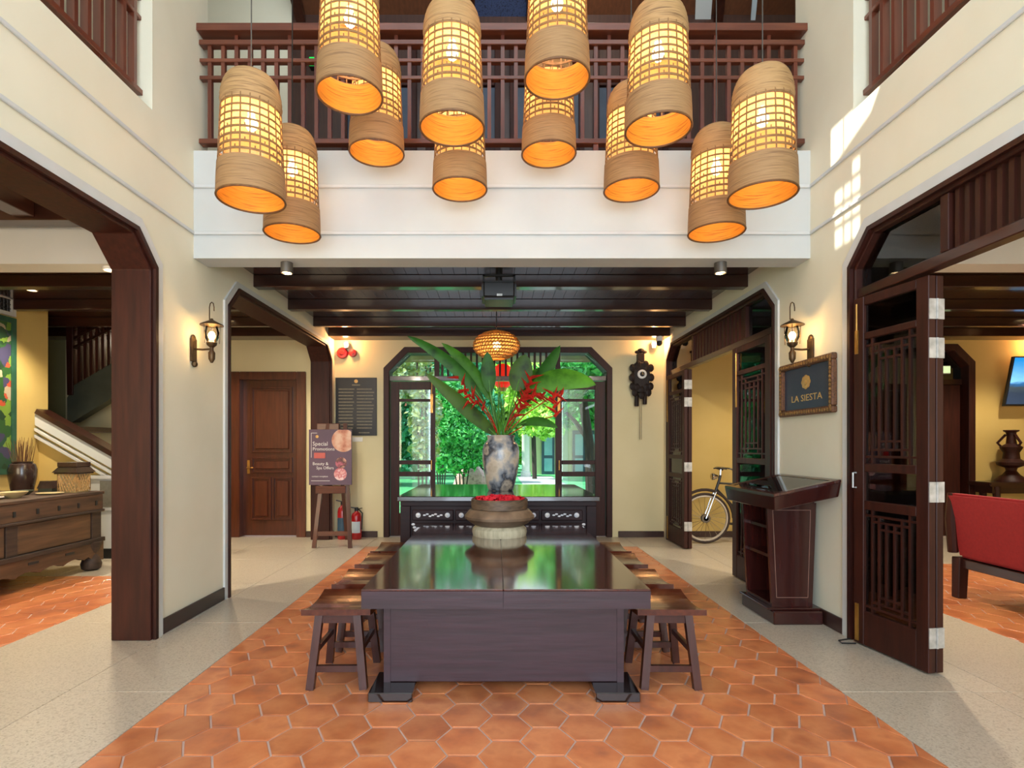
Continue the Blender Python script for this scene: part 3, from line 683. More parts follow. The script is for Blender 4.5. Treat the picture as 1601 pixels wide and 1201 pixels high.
for sd, X in (('left', -.886), ('right', .975)):
    for k, (y, nm) in enumerate(((3.29, 'nearest to the camera'), (3.86, 'second from the camera'), (4.47, 'third from the camera'), (5.0, 'farthest from the camera'))):
        o = st if first else copy_tree(st); first = False
        o.location = (X, y, 0); o.rotation_euler.z = random.uniform(-.02, .02)
        tag(o, 'dark wooden stool on the %s side of the table, %s' % (sd, nm), 'stool', 'stools along the table')
# ------------------------------------------------------------------ inlaid cabinet behind the table
X0, X1, Y0, Y1, ZC = -.995, 1.05, 5.60, 7.40, .845
cb = thing('inlaid_cabinet', 'wide dark carved cabinet with mother-of-pearl inlay behind the long table', 'cabinet', ((X0+X1)/2, (Y0+Y1)/2, 0))
MB().box(X0, X1, Y0, Y1, ZC-.05, ZC).build('top', bed_top, cb, bevel=.006)
MB().box(X0+.03, X1-.03, Y0+.03, Y1-.03, ZC-.10, ZC-.05).build('cornice', bed_x, cb, bevel=.004)
MB().box(X0+.05, X1-.05, Y0+.06, Y1-.05, .10, ZC-.10).build('body', bed_x, cb)
for x in (X0+.03, X1-.13):
    for y in (Y0+.03, Y1-.13): MB().box(x, x+.10, y, y+.10, 0, ZC-.10).build('leg', bed_x, cb, bevel=.004)
for z0, z1 in ((.60, .705), (.44, .57)):
    n = 4
    for i in range(n):
        a = X0+.15+i*(X1-X0-.30)/n; b = a+(X1-X0-.30)/n-.02
        dr = MB().box(a, b, Y0+.035, Y0+.06, z0, z1).build('drawer_front', bed_x, cb, bevel=.006)
        for xx in (a+.06, b-.06): MB().lathe([(.026, 0), (.016, .008), (.004, .010)], (xx, Y0+.0345, (z0+z1)/2), 10, axis='y').lathe([(.026, 0), (.004, -.008)], (xx, Y0+.0345, (z0+z1)/2), 10, axis='y').build('inlay_rosette', pearl, dr)
        m = MB()
        for k in range(7):
            xx = (a+b)/2+(k-3)*.028; m.ball((xx, Y0+.034, (z0+z1)/2+.012*math.sin(k*2.1)), .011, 6, 4, (1.5, .25, .8))
        m.build('inlay_spray', pearl, dr, kind='stuff')
for sx, xx in ((1, X0+.16), (-1, X1-.16)):
    m = MB()
    for k in range(6): m.ball((xx+sx*.012*k, Y0+.03, .50-.03*k+.06), .016, 7, 5, (1.2, .3, .8))
    m.build('corner_inlay', pearl, cb, kind='stuff')
# ------------------------------------------------------------------ stone basin with petals on the table
bc = (.032, 4.72, .60)
bs = thing('stone_basin', 'shouldered dark stone basin on a pale ribbed ring at the far end of the table', 'bowl', bc)
MB().lathe([(.225, 0), (.232, .03), (.228, .06), (.20, .085), (.1, .085)], bc, 40).build('stand_ring', rope, bs, smooth=True)
MB().lathe([(.20, .085), (.235, .10), (.292, .145), (.296, .165), (.255, .215), (.232, .225), (.230, .225)], bc, 44).build('shoulder', basin_m2, bs, smooth=True)
MB().lathe([(.230, .223), (.238, .228), (.240, .30), (.232, .31), (.216, .30), (.214, .27), (.05, .265)], bc, 44, cap=False).build('rim', basin_m, bs, smooth=True)
m = MB()
for k in range(240):
    r = .205*math.sqrt(random.random()); a = random.uniform(0, 2*PI); s = random.uniform(.016, .026)
    c = Vector((bc[0]+r*math.cos(a), bc[1]+r*math.sin(a), bc[2]+.288+.022*(1-(r/.205)**2)+random.uniform(0, .018)))
    u = Vector((random.gauss(0, 1), random.gauss(0, 1), random.gauss(0, .5))).normalized(); v = u.orthogonal().normalized()
    m.add([c-u*s, c+v*s, c+u*s+Vector((0, 0, .006)), c-v*s], [(0, 1, 2, 3)])
m.lathe([(.21, .272), (.2, .285), (.02, .30)], bc, 24)
tag(m.build('rose_petals', petal), 'red rose petals floating in the stone basin', 'petals', kind='stuff')
# ------------------------------------------------------------------ vase and flower arrangement
vc = (.058, 6.4, ZC)
vs_ = thing('ceramic_vase', 'tall blue and grey landscape-glazed ceramic vase on the inlaid cabinet', 'vase', vc)
MB().lathe([(.135, 0), (.145, .01), (.165, .08), (.198, .22), (.212, .36), (.212, .46), (.20, .52), (.165, .565), (.152, .58), (.154, .605), (.166, .625), (.162, .632), (.142, .61), (.13, .55)], vc, 40, cap=False).lathe([(.115, .003), (.001, .003)], vc, 40, cap=False).build('body', ceram, vs_, smooth=True)
fa = thing('flower_arrangement', 'large tropical arrangement of broad green leaves and red heliconias in the vase', 'flowers', (vc[0], vc[1], ZC+.5))
def bez(p, q, r, t): return p*(1-t)**2+q*2*t*(1-t)+r*t*t
def leaf(b, m_, tip, w, mt, n=14, fold=.25, s0=.35, prof=None):
    b, m_, tip = Vector(b), Vector(m_), Vector(tip); mb = MB(); vs = []
    for i in range(n+1):
        f = i/n; t = s0+(1-s0)*f; p = bez(b, m_, tip, t); q = bez(b, m_, tip, min(1, t+.01))-bez(b, m_, tip, t-.01); q.normalize()
        side = q.cross(Vector((0, -1, .25))).normalized(); nr = q.cross(side).normalized()
        ww = w*(math.sin(PI*min(1, f*.96+.04))**.6)
        vs += [p+side*ww+nr*ww*fold*(1 if nr.y > 0 else -1), p, p-side*ww+nr*ww*fold*(1 if nr.y > 0 else -1)]
    fs = []
    for i in range(n): fs += [(i*3, i*3+1, i*3+4, i*3+3), (i*3+1, i*3+2, i*3+5, i*3+4)]
    o = mb.add(vs, fs).build('leaf', mt, fa, smooth=3.1)
    pts = [bez(b, m_, tip, t) for t in [k/10*(s0+.12) for k in range(11)]]
    MB().tube(pts, [.012-.0006*k for k in range(11)], 6).build('leaf_stalk', stem_m, o, smooth=True)
def P(x, y, dd=6.4): return px(x, y, dd)
b0 = (vc[0], vc[1], ZC+.58)
leaf(b0, P(745, 575, 6.3), P(636, 525, 6.2), .07, leaf_a, s0=.28)
leaf(b0, P(770, 590, 6.5), P(690, 536, 6.5), .07, leaf_b, s0=.35)
leaf(b0, P(750, 655, 6.3), P(664, 582, 6.15), .085, leaf_o, s0=.12)
leaf(b0, P(765, 640), P(762, 550, 6.3), .085, leaf_a, s0=.62)
leaf(b0, P(800, 640, 6.2), P(822, 554, 6.2), .13, leaf_o, s0=.64)
leaf(b0, P(830, 620, 6.5), P(876, 540, 6.6), .085, leaf_a, s0=.42)
leaf(b0, P(825, 560, 6.3), P(932, 602, 6.1), .13, leaf_b, s0=.42)
leaf(b0, P(825, 640, 6.2), P(872, 669, 6.1), .055, leaf_a, s0=.35)
leaf(b0, P(810, 600, 6.6), P(855, 575, 6.6), .09, leaf_b, s0=.45)
for k in range(26):
    x = 772+random.uniform(-6, 22)+random.uniform(-8, 8); y = random.uniform(585, 640); dd = 6.4+random.uniform(-.12, .12)
    q = Vector(P(785+random.uniform(-10, 12), 690, 6.4+random.uniform(-.08, .08))); p = Vector(P(x, y, dd))
    MB().tube([q, (q+p)/2+Vector((random.uniform(-.02, .02), 0, 0)), p], [.006, .005, .002], 5).build('grass_stem', [stem_m, leaf_b][k % 2], fa)
def helic(x, y, dd, dx, dy, n=5, s=.05):
    s *= 1.2
    o = None; p = Vector(P(x, y, dd)); g = Vector(P(x+dx, y+dy, dd))-p
    MBt = MB().tube([Vector(b0), (Vector(b0)+p)/2+Vector((0, 0, .05)), p], .006, 5).build('flower_stalk', heli, fa)
    for k in range(n):
        c = p+g*(k/(n-1)); sd = 1 if k % 2 else -1
        up = Vector((-g.z, 0, g.x)).normalized()*sd; tip = c+up*s*1.6+g.normalized()*s*1.2
        w = s*.34; a = g.normalized()*w
        MB().add([c-a, c+a, c+Vector((0, -w, 0)), c+Vector((0, w, 0)), tip, c-up*w], [(0, 2, 4), (2, 1, 4), (1, 3, 4), (3, 0, 4), (0, 5, 2), (2, 5, 1), (1, 5, 3), (3, 5, 0)]).build('red_bract', heli, fa)
helic(755, 640, 6.25, -40, -50, 6, .055); helic(740, 622, 6.3, -18, -10, 4, .06); helic(752, 628, 6.2, -20, 0, 4, .05)
helic(806, 650, 6.2, 22, -38, 6, .06); helic(815, 625, 6.2, 24, -8, 5, .07); helic(822, 612, 6.2, 10, -22, 5, .06); helic(838, 618, 6.3, 12, -2, 4, .05)
helic(868, 650, 6.2, -4, -34, 6, .06); helic(860, 622, 6.2, 18, -6, 4, .055); helic(812, 640, 6.15, 12, -28, 5, .05)
# ------------------------------------------------------------------ easel, poster, extinguishers, wall things at back left
YE = 7.43
ez = thing('easel', 'brown wooden easel standing left of the garden doorway', 'easel', (-2.2, YE, 0))
for x0, x1 in ((-2.04, -1.93), (-2.27, -2.41)): MB().bar((x0, YE+.12, 1.66), (x1, YE-.05, 0), .05, .04).build('front_leg', door_z, ez)
MB().bar((-2.15, YE+.16, 1.66), (-2.15, YE+.62, 0), .05, .04).build('back_leg', door_z, ez)
MB().box(-2.40, -2.0, YE-.02, YE+.05, .72, .82).build('ledge', door_x, ez, bevel=.004)
MB().box(-2.40, -1.95, YE-.04, YE-.01, .16, .22).build('cross_bar', door_x, ez); MB().box(-2.42, -2.12, YE+.10, YE+.14, 1.56, 1.66).build('top_board', door_x, ez, bevel=.006)
pc = mat('poster_print', '#574552', .5, noise='#6a5060', nscale=2)
po = thing('poster', 'dark purple spa poster with round photos and white lettering on the easel', 'poster', (-2.2, YE, .83))
def text(s, size, loc, m, parent, name='lettering', rot=(PI/2, 0, 0), ax='LEFT', ext=.001, sx=1.0):
    cu = bpy.data.curves.new(name, 'FONT'); cu.body = s; cu.size = size; cu.align_x = ax; cu.extrude = ext; cu.resolution_u = 2
    ob = bpy.data.objects.new(name, cu); COL.objects.link(ob)
    me = bpy.data.meshes.new_from_object(ob.evaluated_get(bpy.context.evaluated_depsgraph_get()))
    bpy.data.objects.remove(ob); o = bpy.data.objects.new(name, me); COL.objects.link(o)
    me.materials.clear(); me.materials.append(m); o.parent = parent; o.location = Vector(loc)-WO[parent.name]; o.rotation_euler = rot; o.scale.x = sx
    return o
MB().box(-2.49, -1.92, YE-.015, YE+.01, .835, 1.575).build('board', pc, po, bevel=.002)
yp = YE-.0175
MB().box(-2.46, -2.455, yp, YE-.015, 1.20, 1.53).box(-2.46, -2.38, yp, YE-.015, 1.525, 1.53).box(-2.46, -2.21, yp, YE-.015, .888, .893).build('border_line', paper, po)
text('Special', .075, (-2.44, yp, 1.36), paper, po); text('Promotions', .062, (-2.44, yp, 1.295), paper, po)
text('Beauty &', .058, (-2.44, yp, 1.10), paper, po); text('Spa Offers', .055, (-2.39, yp, 1.045), paper, po); text('contact reception', .03, (-2.45, yp, .94), paper, po)
MB().box(-2.42, -2.27, yp, YE-.015, 1.19, 1.265).build('red_badge', red_p, po, bevel=.002)
ph1 = mat('photo_massage', '#d9b59a', .5, noise=['#c8876a', '#8a3a2a'], nscale=7, ramp=(.4, .7)); ph2 = mat('photo_face', '#d8a08a', .5, noise=['#5a3a34', '#c86a78'], nscale=9, ramp=(.4, .65)); ph3 = mat('photo_petals', '#e8c8c4', .5, noise=['#c85a62', '#e0a8a0'], nscale=16, ramp=(.4, .6))
def disc(cx, cz, r, m, nm='round_photo', cut=None):
    pts = [(cx+r*math.cos(2*PI*i/28), cz+r*math.sin(2*PI*i/28)) for i in range(28)]
    pts = clip(pts, -3, -1.925, .84, 1.57); MB().prism(pts, 'xz', yp, YE-.015).build(nm, m, po)
disc(-2.03, 1.43, .155, ph1); disc(-2.06, 1.13, .075, ph2); disc(-2.07, .98, .085, ph3); disc(-2.38, 1.48, .02, gold, 'emblem')
def exting(label, x, y, h, sticker):
    t = thing('fire_extinguisher', label, 'extinguisher', (x, y, 0))
    MB().lathe([(.065, 0), (.072, .015), (.072, h*.70), (.060, h*.79), (.028, h*.84), (.026, h*.88)], (x, y, 0), 20).build('cylinder', red_p, t, smooth=True)
    MB().lathe([(.028, 0), (.028, .05)], (x, y, h*.87), 12).bar((x, y, h*.95), (x-.09, y-.02, h*.99), .02, .014).bar((x, y, h*.92), (x+.085, y-.02, h*.96), .02, .012).build('valve', black, t)
    MB().tube([(x+.03, y, h*.92), (x+.09, y-.02, h*.8), (x+.085, y-.03, h*.5), (x+.08, y-.03, h*.3)], .011, 8).build('hose', black, t, smooth=True)
    n = 8; vs = []
    for i in range(n+1):
        a = -PI/2-1.0+2.0*i/n
        vs += [(x+.0735*math.cos(a), y+.0735*math.sin(a), h*.2), (x+.0735*math.cos(a), y+.0735*math.sin(a), h*.55)]
    MB().add(vs, [(i*2, i*2+2, i*2+3, i*2+1) for i in range(n)]).build('sticker', sticker, t)
exting('red fire extinguisher with dark blue label, taller one left of the easel leg', -2.235, 8.12, .57, blue_g)
exting('red fire extinguisher with pale label, smaller one right of the easel leg', -2.03, 8.12, .47, pale_b)
mb_ = thing('menu_board', 'black hanging board with rows of pale lettering left of the garden doorway', 'sign', (-2.08, D, 1.5))
MB().box(-2.375, -1.765, D-.03, D-.004, 1.51, 2.37).build('panel', black, mb_, bevel=.003)
mbt = mat('board_print', '#8a8068', .6, noise='#6f6752', nscale=40)
for i in range(13):
    for a, b in ((-2.33, -2.09), (-2.06, -1.80)):
        MB().box(a, b-random.uniform(0, .04), D-.032, D-.03, 2.19-i*.048, 2.206-i*.048).build('text_line', mbt, mb_)
MB().lathe([(.028, 0), (.028, -.002)], (-2.07, D-.0305, 2.315), 12, axis='y').build('emblem', gold, mb_); MB().box(-2.13, -2.01, D-.032, D-.03, 2.25, 2.268).build('text_line', mbt, mb_); MB().box(-2.03, -1.87, D-.032, D-.03, 1.545, 1.56).build('text_line', mbt, mb_)
al = thing('fire_alarm', 'pair of round red fire alarm units high on the wall above the menu board', 'alarm', (-2.22, D, 2.66))
for x, r in ((-2.275, .085), (-2.12, .058)):
    o = MB().lathe([(r, 0), (r, -.03), (r*.85, -.05), (r*.3, -.055)], (x, D, 2.735), 20, axis='y').build('bell' if r > .07 else 'call_point', red_p, al, smooth=True)
    MB().lathe([(r*.45, 0), (r*.4, -.012)], (x, D-.052, 2.735), 14, axis='y').build('centre', mat('dark_red%d' % (r*100), '#7a0d14', .4, noise='#6a0a10', nscale=8), o)
MB().box(-2.2, -2.17, D-.02, D, 2.72, 2.75).build('link', red_p, al)
sw = thing('wall_switch', 'white light switch plate on the wall below the menu board', 'switch', (-2.06, D, 1.42))
MB().box(-2.13, -1.98, D-.012, D, 1.42, 1.485).build('plate', white_p, sw, bevel=.003); [MB().box(-2.115+.042*i, -2.083+.042*i, D-.017, D-.012, 1.432, 1.472).build('rocker', white_p, sw) for i in range(3)]
# ------------------------------------------------------------------ cuckoo clock
ck = thing('cuckoo_clock', 'dark carved wooden cuckoo clock with hanging chains on the back wall', 'clock', (2.14, D, 1.44))
cw = wood('clock_wood', '#180c08', '#25150d', 'z', rough=.55, coat=0, spec=.3)
cx = 2.14
MB().prism([(cx-.10, 2.14), (cx+.10, 2.14), (cx+.125, 2.42), (cx+.09, 2.58), (cx-.09, 2.58), (cx-.125, 2.42)], 'xz', D-.13, D).build('case', cw, ck, bevel=.01)
m = MB().box(cx-.045, cx+.045, D-.11, D, 2.56, 2.72)
for dx, dz, r in ((0, 2.76, .05), (-.055, 2.74, .035), (.055, 2.74, .035)): m.ball((cx+dx, D-.08, dz), r, 8, 6, (1.1, .6, .7))
m.build('crest', cw, ck)
for dx, dz in ((-.135, 2.50), (.135, 2.50), (-.13, 2.23), (.13, 2.23), (-.10, 2.14), (.10, 2.14), (0, 2.10), (-.05, 2.55), (.06, 2.55), (-.14, 2.36), (.14, 2.36), (-.07, 2.22), (.07, 2.22), (-.07, 2.52), (.08, 2.50), (0, 2.18)):
    MB().ball((cx+dx, D-.12, dz), .048, 7, 5, (1, .5, 1.25)).build('carved_leaf', cw, ck)
o = MB().lathe([(.066, 0), (.066, -.025), (.06, -.03)], (cx, D-.13, 2.405), 24, axis='y').build('dial', white_p, ck); MB().lathe([(.036, 0), (.034, -.006)], (cx, D-.160, 2.405), 18, axis='y').build('dial_centre', cw, o)
MB().box(cx-.003, cx+.003, D-.171, D-.166, 2.40, 2.44).box(cx, cx+.03, D-.171, D-.166, 2.402, 2.408).build('hands', gold, o)
for dx, z0, z1 in ((-.065, 1.94, 2.16), (.055, 1.97, 2.16)): MB().tube([(cx+dx, D-.09, z1), (cx+dx, D-.09, z0+.16), (cx+dx, D-.09, z0)], [.012, .03, .032], 8).build('weight', cw, ck, smooth=True)
for dx in (-.015, .012): MB().tube([(cx+dx, D-.07, 2.14), (cx+dx, D-.07, 1.45)], .004, 5).build('chain', bronze, ck)
# ------------------------------------------------------------------ ceiling fittings
def downlight(label, x, y, z, w=20, h=.085, r=.048, tilt=0, body=None):
    t = thing('downlight', label, 'lamp', (x, y, z))
    MB().lathe([(r, 0), (r, -h), (r*.86, -h), (r*.86, -h+.012)], (x, y, z), 24, cap=False).build('housing', body or greym, t, smooth=True)
    MB().lathe([(r*.86, -h+.012), (.001, -h+.010)], (x, y, z), 20, cap=False).build('lens', glow, t)
    l = lamp('downlight_lamp', 'SPOT', (x, y, z-h-.01), w, (1, .86, .66), spot_size=1.5 if tilt else 2.2, spot_blend=.6, shadow_soft_size=.03); aim(l, (0, tilt, -1))
downlight('small cylindrical grey downlight under the balcony beam, left end', -1.70, 4.53, 2.844, 115, tilt=1.5)
downlight('small cylindrical grey downlight under the balcony beam, right end', 1.83, 4.53, 2.844, 115, tilt=1.5)
downlight('small round downlight under the white bulkhead in the left room', -3.13, 4.53, 2.80, 170, h=.02, r=.06, body=white_p)
downlight('small round downlight under the white bulkhead in the right room', 3.25, 4.53, 2.80, 170, h=.02, r=.06, body=white_p)
downlight('small round downlight in the dark ceiling above the brown door', -3.55, 7.15, 3.05, 130, h=.02, r=.05, body=white_p)
downlight('small round downlight in the dark ceiling above the bicycle', 3.9, 6.9, 3.05, 100, h=.02, r=.05, body=white_p)
downlight('small round downlight in the dark ceiling above the weathered chest', -5.0, 6.0, 3.05, 200, h=.02, r=.05, body=white_p)
downlight('small round downlight in the dark ceiling near the wall television', 7.0, 7.2, 3.05, 120, h=.02, r=.05, body=white_p)
downlight('small round downlight in the dark ceiling above the red sofa', 5.0, 5.7, 3.05, 120, h=.02, r=.05, body=white_p)
for x, lb_ in ((-2.2, 'small wall uplight glowing on the dark beam above the fire alarm'), (2.33, 'small wall uplight glowing on the dark beam above the cuckoo clock'), (7.95, 'small wall uplight glowing on the dark beam above the television')):
    t = thing('uplight', lb_, 'lamp', (x, D-.06, 2.80))
    MB().lathe([(.03, 0), (.045, .07), (.04, .07), (.025, .02)], (x, D-.07, 2.80), 14).box(x-.015, x+.015, D-.07, D, 2.80, 2.83).build('cup', white_p, t, smooth=True)
    MB().ball((x, D-.07, 2.865), .028, 10, 8).build('bulb', glow, t, smooth=True)
    lamp('uplight_lamp', 'POINT', (x, D-.14, 2.86), 15, (1, .5, .2), shadow_soft_size=.03)
pj = thing('projector', 'black box projector hung from the dark ceiling above the table', 'projector', (.03, 5.2, 2.69))
MB().box(-.13, .19, 5.05, 5.38, 2.69, 2.865).build('body', black, pj, bevel=.03, seg=3); MB().box(.01, .06, 5.045, 5.05, 2.715, 2.735).build('badge', steel, pj)
MB().box(-.12, .18, 5.10, 5.13, 2.91, 2.93).box(-.12, -.10, 5.10, 5.13, 2.86, 2.93).box(.16, .18, 5.10, 5.13, 2.86, 2.93).tube([(.03, 5.2, 2.86), (.03, 5.2, 3.05)], .03, 10).build('mount', black, pj)
cc = thing('security_camera', 'small white and black security camera at the ceiling corner near the clock', 'camera', (2.34, 7.85, 2.78))
MB().lathe([(.045, .27), (.05, .15), (.05, .09), (.03, .08)], (2.36, 8.02, 2.78), 16).build('mount', white_p, cc, smooth=True); MB().ball((2.36, 8.02, 2.84), .045, 14, 10).build('dome', black, cc, smooth=True)
# woven globe pendant and red lantern outside
gp = thing('globe_pendant', 'wide flattened woven rattan globe pendant above the flower arrangement', 'lamp', (.01, 6.9, 2.4))
gc_ = (.01, 6.9, 2.60); m = MB()
wv = mat('globe_weave', '#9a6426', .6, noise=['#b87c34', '#6f4416'], nscale=40, bump=.3)
for i in range(44):
    a = 2*PI*i/44
    m.tube([(gc_[0]+.288*math.cos(f)*math.cos(a+.5*f), gc_[1]+.288*math.cos(f)*math.sin(a+.5*f), gc_[2]+.175*math.sin(f)) for f in [-1.2+2.4*k/10 for k in range(11)]], .006, 4)
for k in range(11):
    f = -1.15+2.3*k/10; m.tube([(gc_[0]+.29*math.cos(f)*math.cos(a), gc_[1]+.29*math.cos(f)*math.sin(a), gc_[2]+.177*math.sin(f)) for a in [2*PI*i/32 for i in range(32)]], .009, 4, True)
m.build('woven_shade', wv, gp, smooth=True)
MB().lathe([(.27*math.cos(f), .16*math.sin(f)) for f in [-1.2+2.4*k/10 for k in range(11)]], gc_, 28, cap=False).build('lining', lining, gp, smooth=True)
MB().ball(gc_, .05, 12, 8).build('bulb', bulb_m, gp, smooth=True); MB().tube([(gc_[0], gc_[1], 2.77), (gc_[0], gc_[1], 3.05)], .006, 6).build('cord', black, gp)
lamp('globe_light', 'POINT', (gc_[0], gc_[1], gc_[2]), 16, (1, .66, .30), shadow_soft_size=.06)
rl = thing('red_lantern', 'red silk lantern hanging outside the garden doorway behind the transom slats', 'lantern', (.12, 9.5, 2.3))
rm_ = mat('red_silk', '#d0261e', .6, emit='#ff2a14', estr=.55, noise='#b81c18', nscale=10)
MB().lathe([(.08, -.20), (.135, -.15), (.15, 0), (.135, .15), (.08, .20)], (.12, 9.5, 2.55), 24).build('shade', rm_, rl, smooth=True); MB().tube([(.12, 9.5, 2.75), (.12, 9.5, 2.93)], .005, 5).build('cord', black, rl); MB().lathe([(.05, -.26), (.085, -.20)], (.12, 9.5, 2.55), 16).build('base', gold, rl)
# ------------------------------------------------------------------ wall sconces
def sconce(label, xw, sg, y):
    t = thing('wall_sconce', label, 'lamp', (xw, y, 2.0)); x = xw+sg*.155; z = 2.15
    MB().box(*sorted((xw, xw+sg*.02)), y-.035, y+.035, 2.02, 2.20).ball((xw+sg*.01, y, 2.20), .035, 10, 6, (.4, 1, 1)).ball((xw+sg*.02, y, 2.0), .024, 8, 6).build('back_plate', bronze, t, bevel=.004)
    MB().tube([(xw+sg*.02, y, 2.12), (xw+sg*.08, y, 2.115), (x, y, 2.12)], .008, 8).build('arm', bronze, t)
    MB().lathe([(.008, -.14), (.024, -.11), (.026, -.06), (.014, -.04), (.014, -.02), (.036, 0), (.04, .02), (.03, .025)], (x, y, z), 14).build('base', bronze, t, smooth=True)
    MB().lathe([(.03, .02), (.052, .06), (.054, .10), (.042, .15), (.036, .17)], (x, y, z), 18, cap=False).build('glass_globe', glass_mat('globe_glass', '#fff3dd', .1), t, smooth=True)
    MB().ball((x, y, z+.075), .026, 12, 8, (1, 1, 1.3)).build('bulb', bulb_m, t, smooth=True)
    MB().lathe([(.088, .155), (.085, .162), (.04, .185), (.012, .20), (.010, .21)], (x, y, z), 22).build('hat', bronze, t, smooth=True)
    MB().tube([(x-.018, y, z+.20), (x-.018, y, z+.30), (x-.012, y, z+.33), (x, y, z+.34), (x+.012, y, z+.33), (x+.018, y, z+.30), (x+.018, y, z+.27)], .0045, 6).build('hook', bronze, t)
    for a in range(3): MB().tube([(x+.06*math.cos(a*2.1), y+.06*math.sin(a*2.1), z+.01), (x+.066*math.cos(a*2.1), y+.066*math.sin(a*2.1), z+.16)], .003, 5).build('guard_wire', bronze, t)
    lamp('sconce_light', 'POINT', (x, y-.0, z+.075), 11, (1, .72, .38), shadow_soft_size=.03)
sconce('brass lantern wall light on the left pier beside the archway', XL, 1, 4.40); sconce('brass lantern wall light on the right pier above the framed sign', XR, -1, 4.40)
# ------------------------------------------------------------------ framed sign on the right pier
fs = thing('framed_sign', 'navy signboard with gold flower emblem in a carved dark frame on the right pier', 'sign', (XR, 4.44, 1.6))
fy0, fy1, fz0, fz1 = 4.06, 4.83, 1.60, 2.04; cf = mat('carved_frame', '#4a2c1c', .5, noise=['#6b4428', '#2e1a10'], nscale=60, bump=.6)
for b in ((fy0, fy1, fz1-.05, fz1), (fy0, fy1, fz0, fz0+.05), (fy0, fy0+.055, fz0+.05, fz1-.05), (fy1-.055, fy1, fz0+.05, fz1-.05)): MB().box(XR-.045, XR-.004, *b).build('frame_side', cf, fs, bevel=.008)
m = MB()
for i in range(22):
    y = fy0+.02+i*(fy1-fy0-.04)/21
    for z in (fz0+.025, fz1-.025): m.ball((XR-.046, y, z), .014, 6, 4, (.5, 1, 1))
for i in range(12):
    z = fz0+.05+i*(fz1-fz0-.1)/11
    for y in (fy0+.027, fy1-.027): m.ball((XR-.046, y, z), .014, 6, 4, (.5, 1, 1))
m.build('carving', mat('carving_gilt', '#a8834c', .5, .2, noise='#6a4826', nscale=50), fs, kind='stuff')
MB().box(XR-.018, XR-.004, fy0+.05, fy1-.05, fz0+.045, fz1-.045).build('panel', navy, fs)
m = MB(); c = (XR-.02, 4.45, 1.865)
for i in range(8):
    a = 2*PI*i/8; m.ball((XR-.02, c[1]+.038*math.cos(a), c[2]+.034*math.sin(a)), .03, 8, 6, (.15, 1, .8))
m.ball((XR-.022, c[1], c[2]), .028, 8, 6, (.3, 1, 1)); m.build('flower_emblem', gold, fs, smooth=True)
tx = text('LA SIESTA', .075, (XR-.0185, 4.45, 1.715), gold, fs, rot=(PI/2, 0, -PI/2), ax='CENTER', sx=1.35)
# ------------------------------------------------------------------ lectern
lc = thing('lectern', 'dark wooden lectern with sloping glazed top and open shelves by the right pier', 'lectern', (2.29, 4.45, 0))
MB().box(2.10, 2.475, 4.20, 4.75, 0, .10).build('base', lect_z, lc, bevel=.008)
MB().box(2.075, 2.485, 4.24, 4.74, .10, .115).build('base_top', lect_z, lc, bevel=.004)
def tap(x0, x1, x0t, x1t, y0, y1, z0, z1): return MB().hexa([(x0, y0, z0), (x1, y0, z0), (x1, y1, z0), (x0, y1, z0)], [(x0t, y0, z1), (x1t, y0, z1), (x1t, y1, z1), (x0t, y1, z1)])
for y0, y1 in ((4.27, 4.295), (4.685, 4.71)): tap(2.12, 2.43, 2.08, 2.46, y0, y1, .115, .915).build('side_panel', lect_z, lc)
tap(2.405, 2.43, 2.435, 2.46, 4.295, 4.685, .115, .95).build('back_panel', lect_z, lc)
for z in (.13, .50, .72): MB().box(2.12, 2.41, 4.295, 4.685, z-.012, z+.012).build('shelf', lect_z, lc)
il = mat('inlay_line', '#8a6a5c', .4, noise='#7a5c4e', nscale=10)
MB().bar((2.155, 4.269, .19), (2.125, 4.269, .86), .004, .004).bar((2.395, 4.269, .19), (2.415, 4.269, .86), .004, .004).bar((2.155, 4.269, .19), (2.395, 4.269, .19), .004, .004).bar((2.125, 4.269, .86), (2.415, 4.269, .86), .004, .004).build('inlay_line', il, lc)
def topbox(x0, x1, y0, y1, zl0, zr0, zl1, zr1): return MB().hexa([(x0, y0, zl0), (x1, y0, zr0), (x1, y1, zr0), (x0, y1, zl0)], [(x0, y0, zl1), (x1, y0, zr1), (x1, y1, zr1), (x0, y1, zl1)])
MB().hexa([(2.015, 4.02, .885), (2.478, 4.02, .985), (2.478, 4.84, .985), (2.015, 4.84, .885)], [(2.0, 4.0, .985), (2.485, 4.0, 1.09), (2.485, 4.86, 1.09), (2.0, 4.86, .985)]).build('display_case', lect_z, lc, bevel=.004)
zz = lambda x: .985+(x-2.0)*.105/.485
for x0, x1, y0, y1 in ((2.0, 2.045, 4.0, 4.86), (2.44, 2.485, 4.0, 4.86), (2.045, 2.44, 4.0, 4.06), (2.045, 2.44, 4.80, 4.86)): topbox(x0, x1, y0, y1, zz(x0), zz(x1), zz(x0)+.022, zz(x1)+.022).build('top_frame', lect_z, lc, bevel=.003)
topbox(2.045, 2.44, 4.06, 4.80, zz(2.045)+.014, zz(2.44)+.014, zz(2.045)+.018, zz(2.44)+.018).build('glass_lid', glass, lc)
MB().lathe([(.012, 0), (.012, -.01)], (2.02, 4.40, .94), 10, axis='x').build('lock', brass, lc)
bk = topbox(2.10, 2.43, 4.30, 4.78, zz(2.10)+.002, zz(2.40)+.002, zz(2.10)+.009, zz(2.40)+.009).build('open_page', paper); tag(bk, 'white sheet of paper lying under the glass lid of the lectern', 'paper')
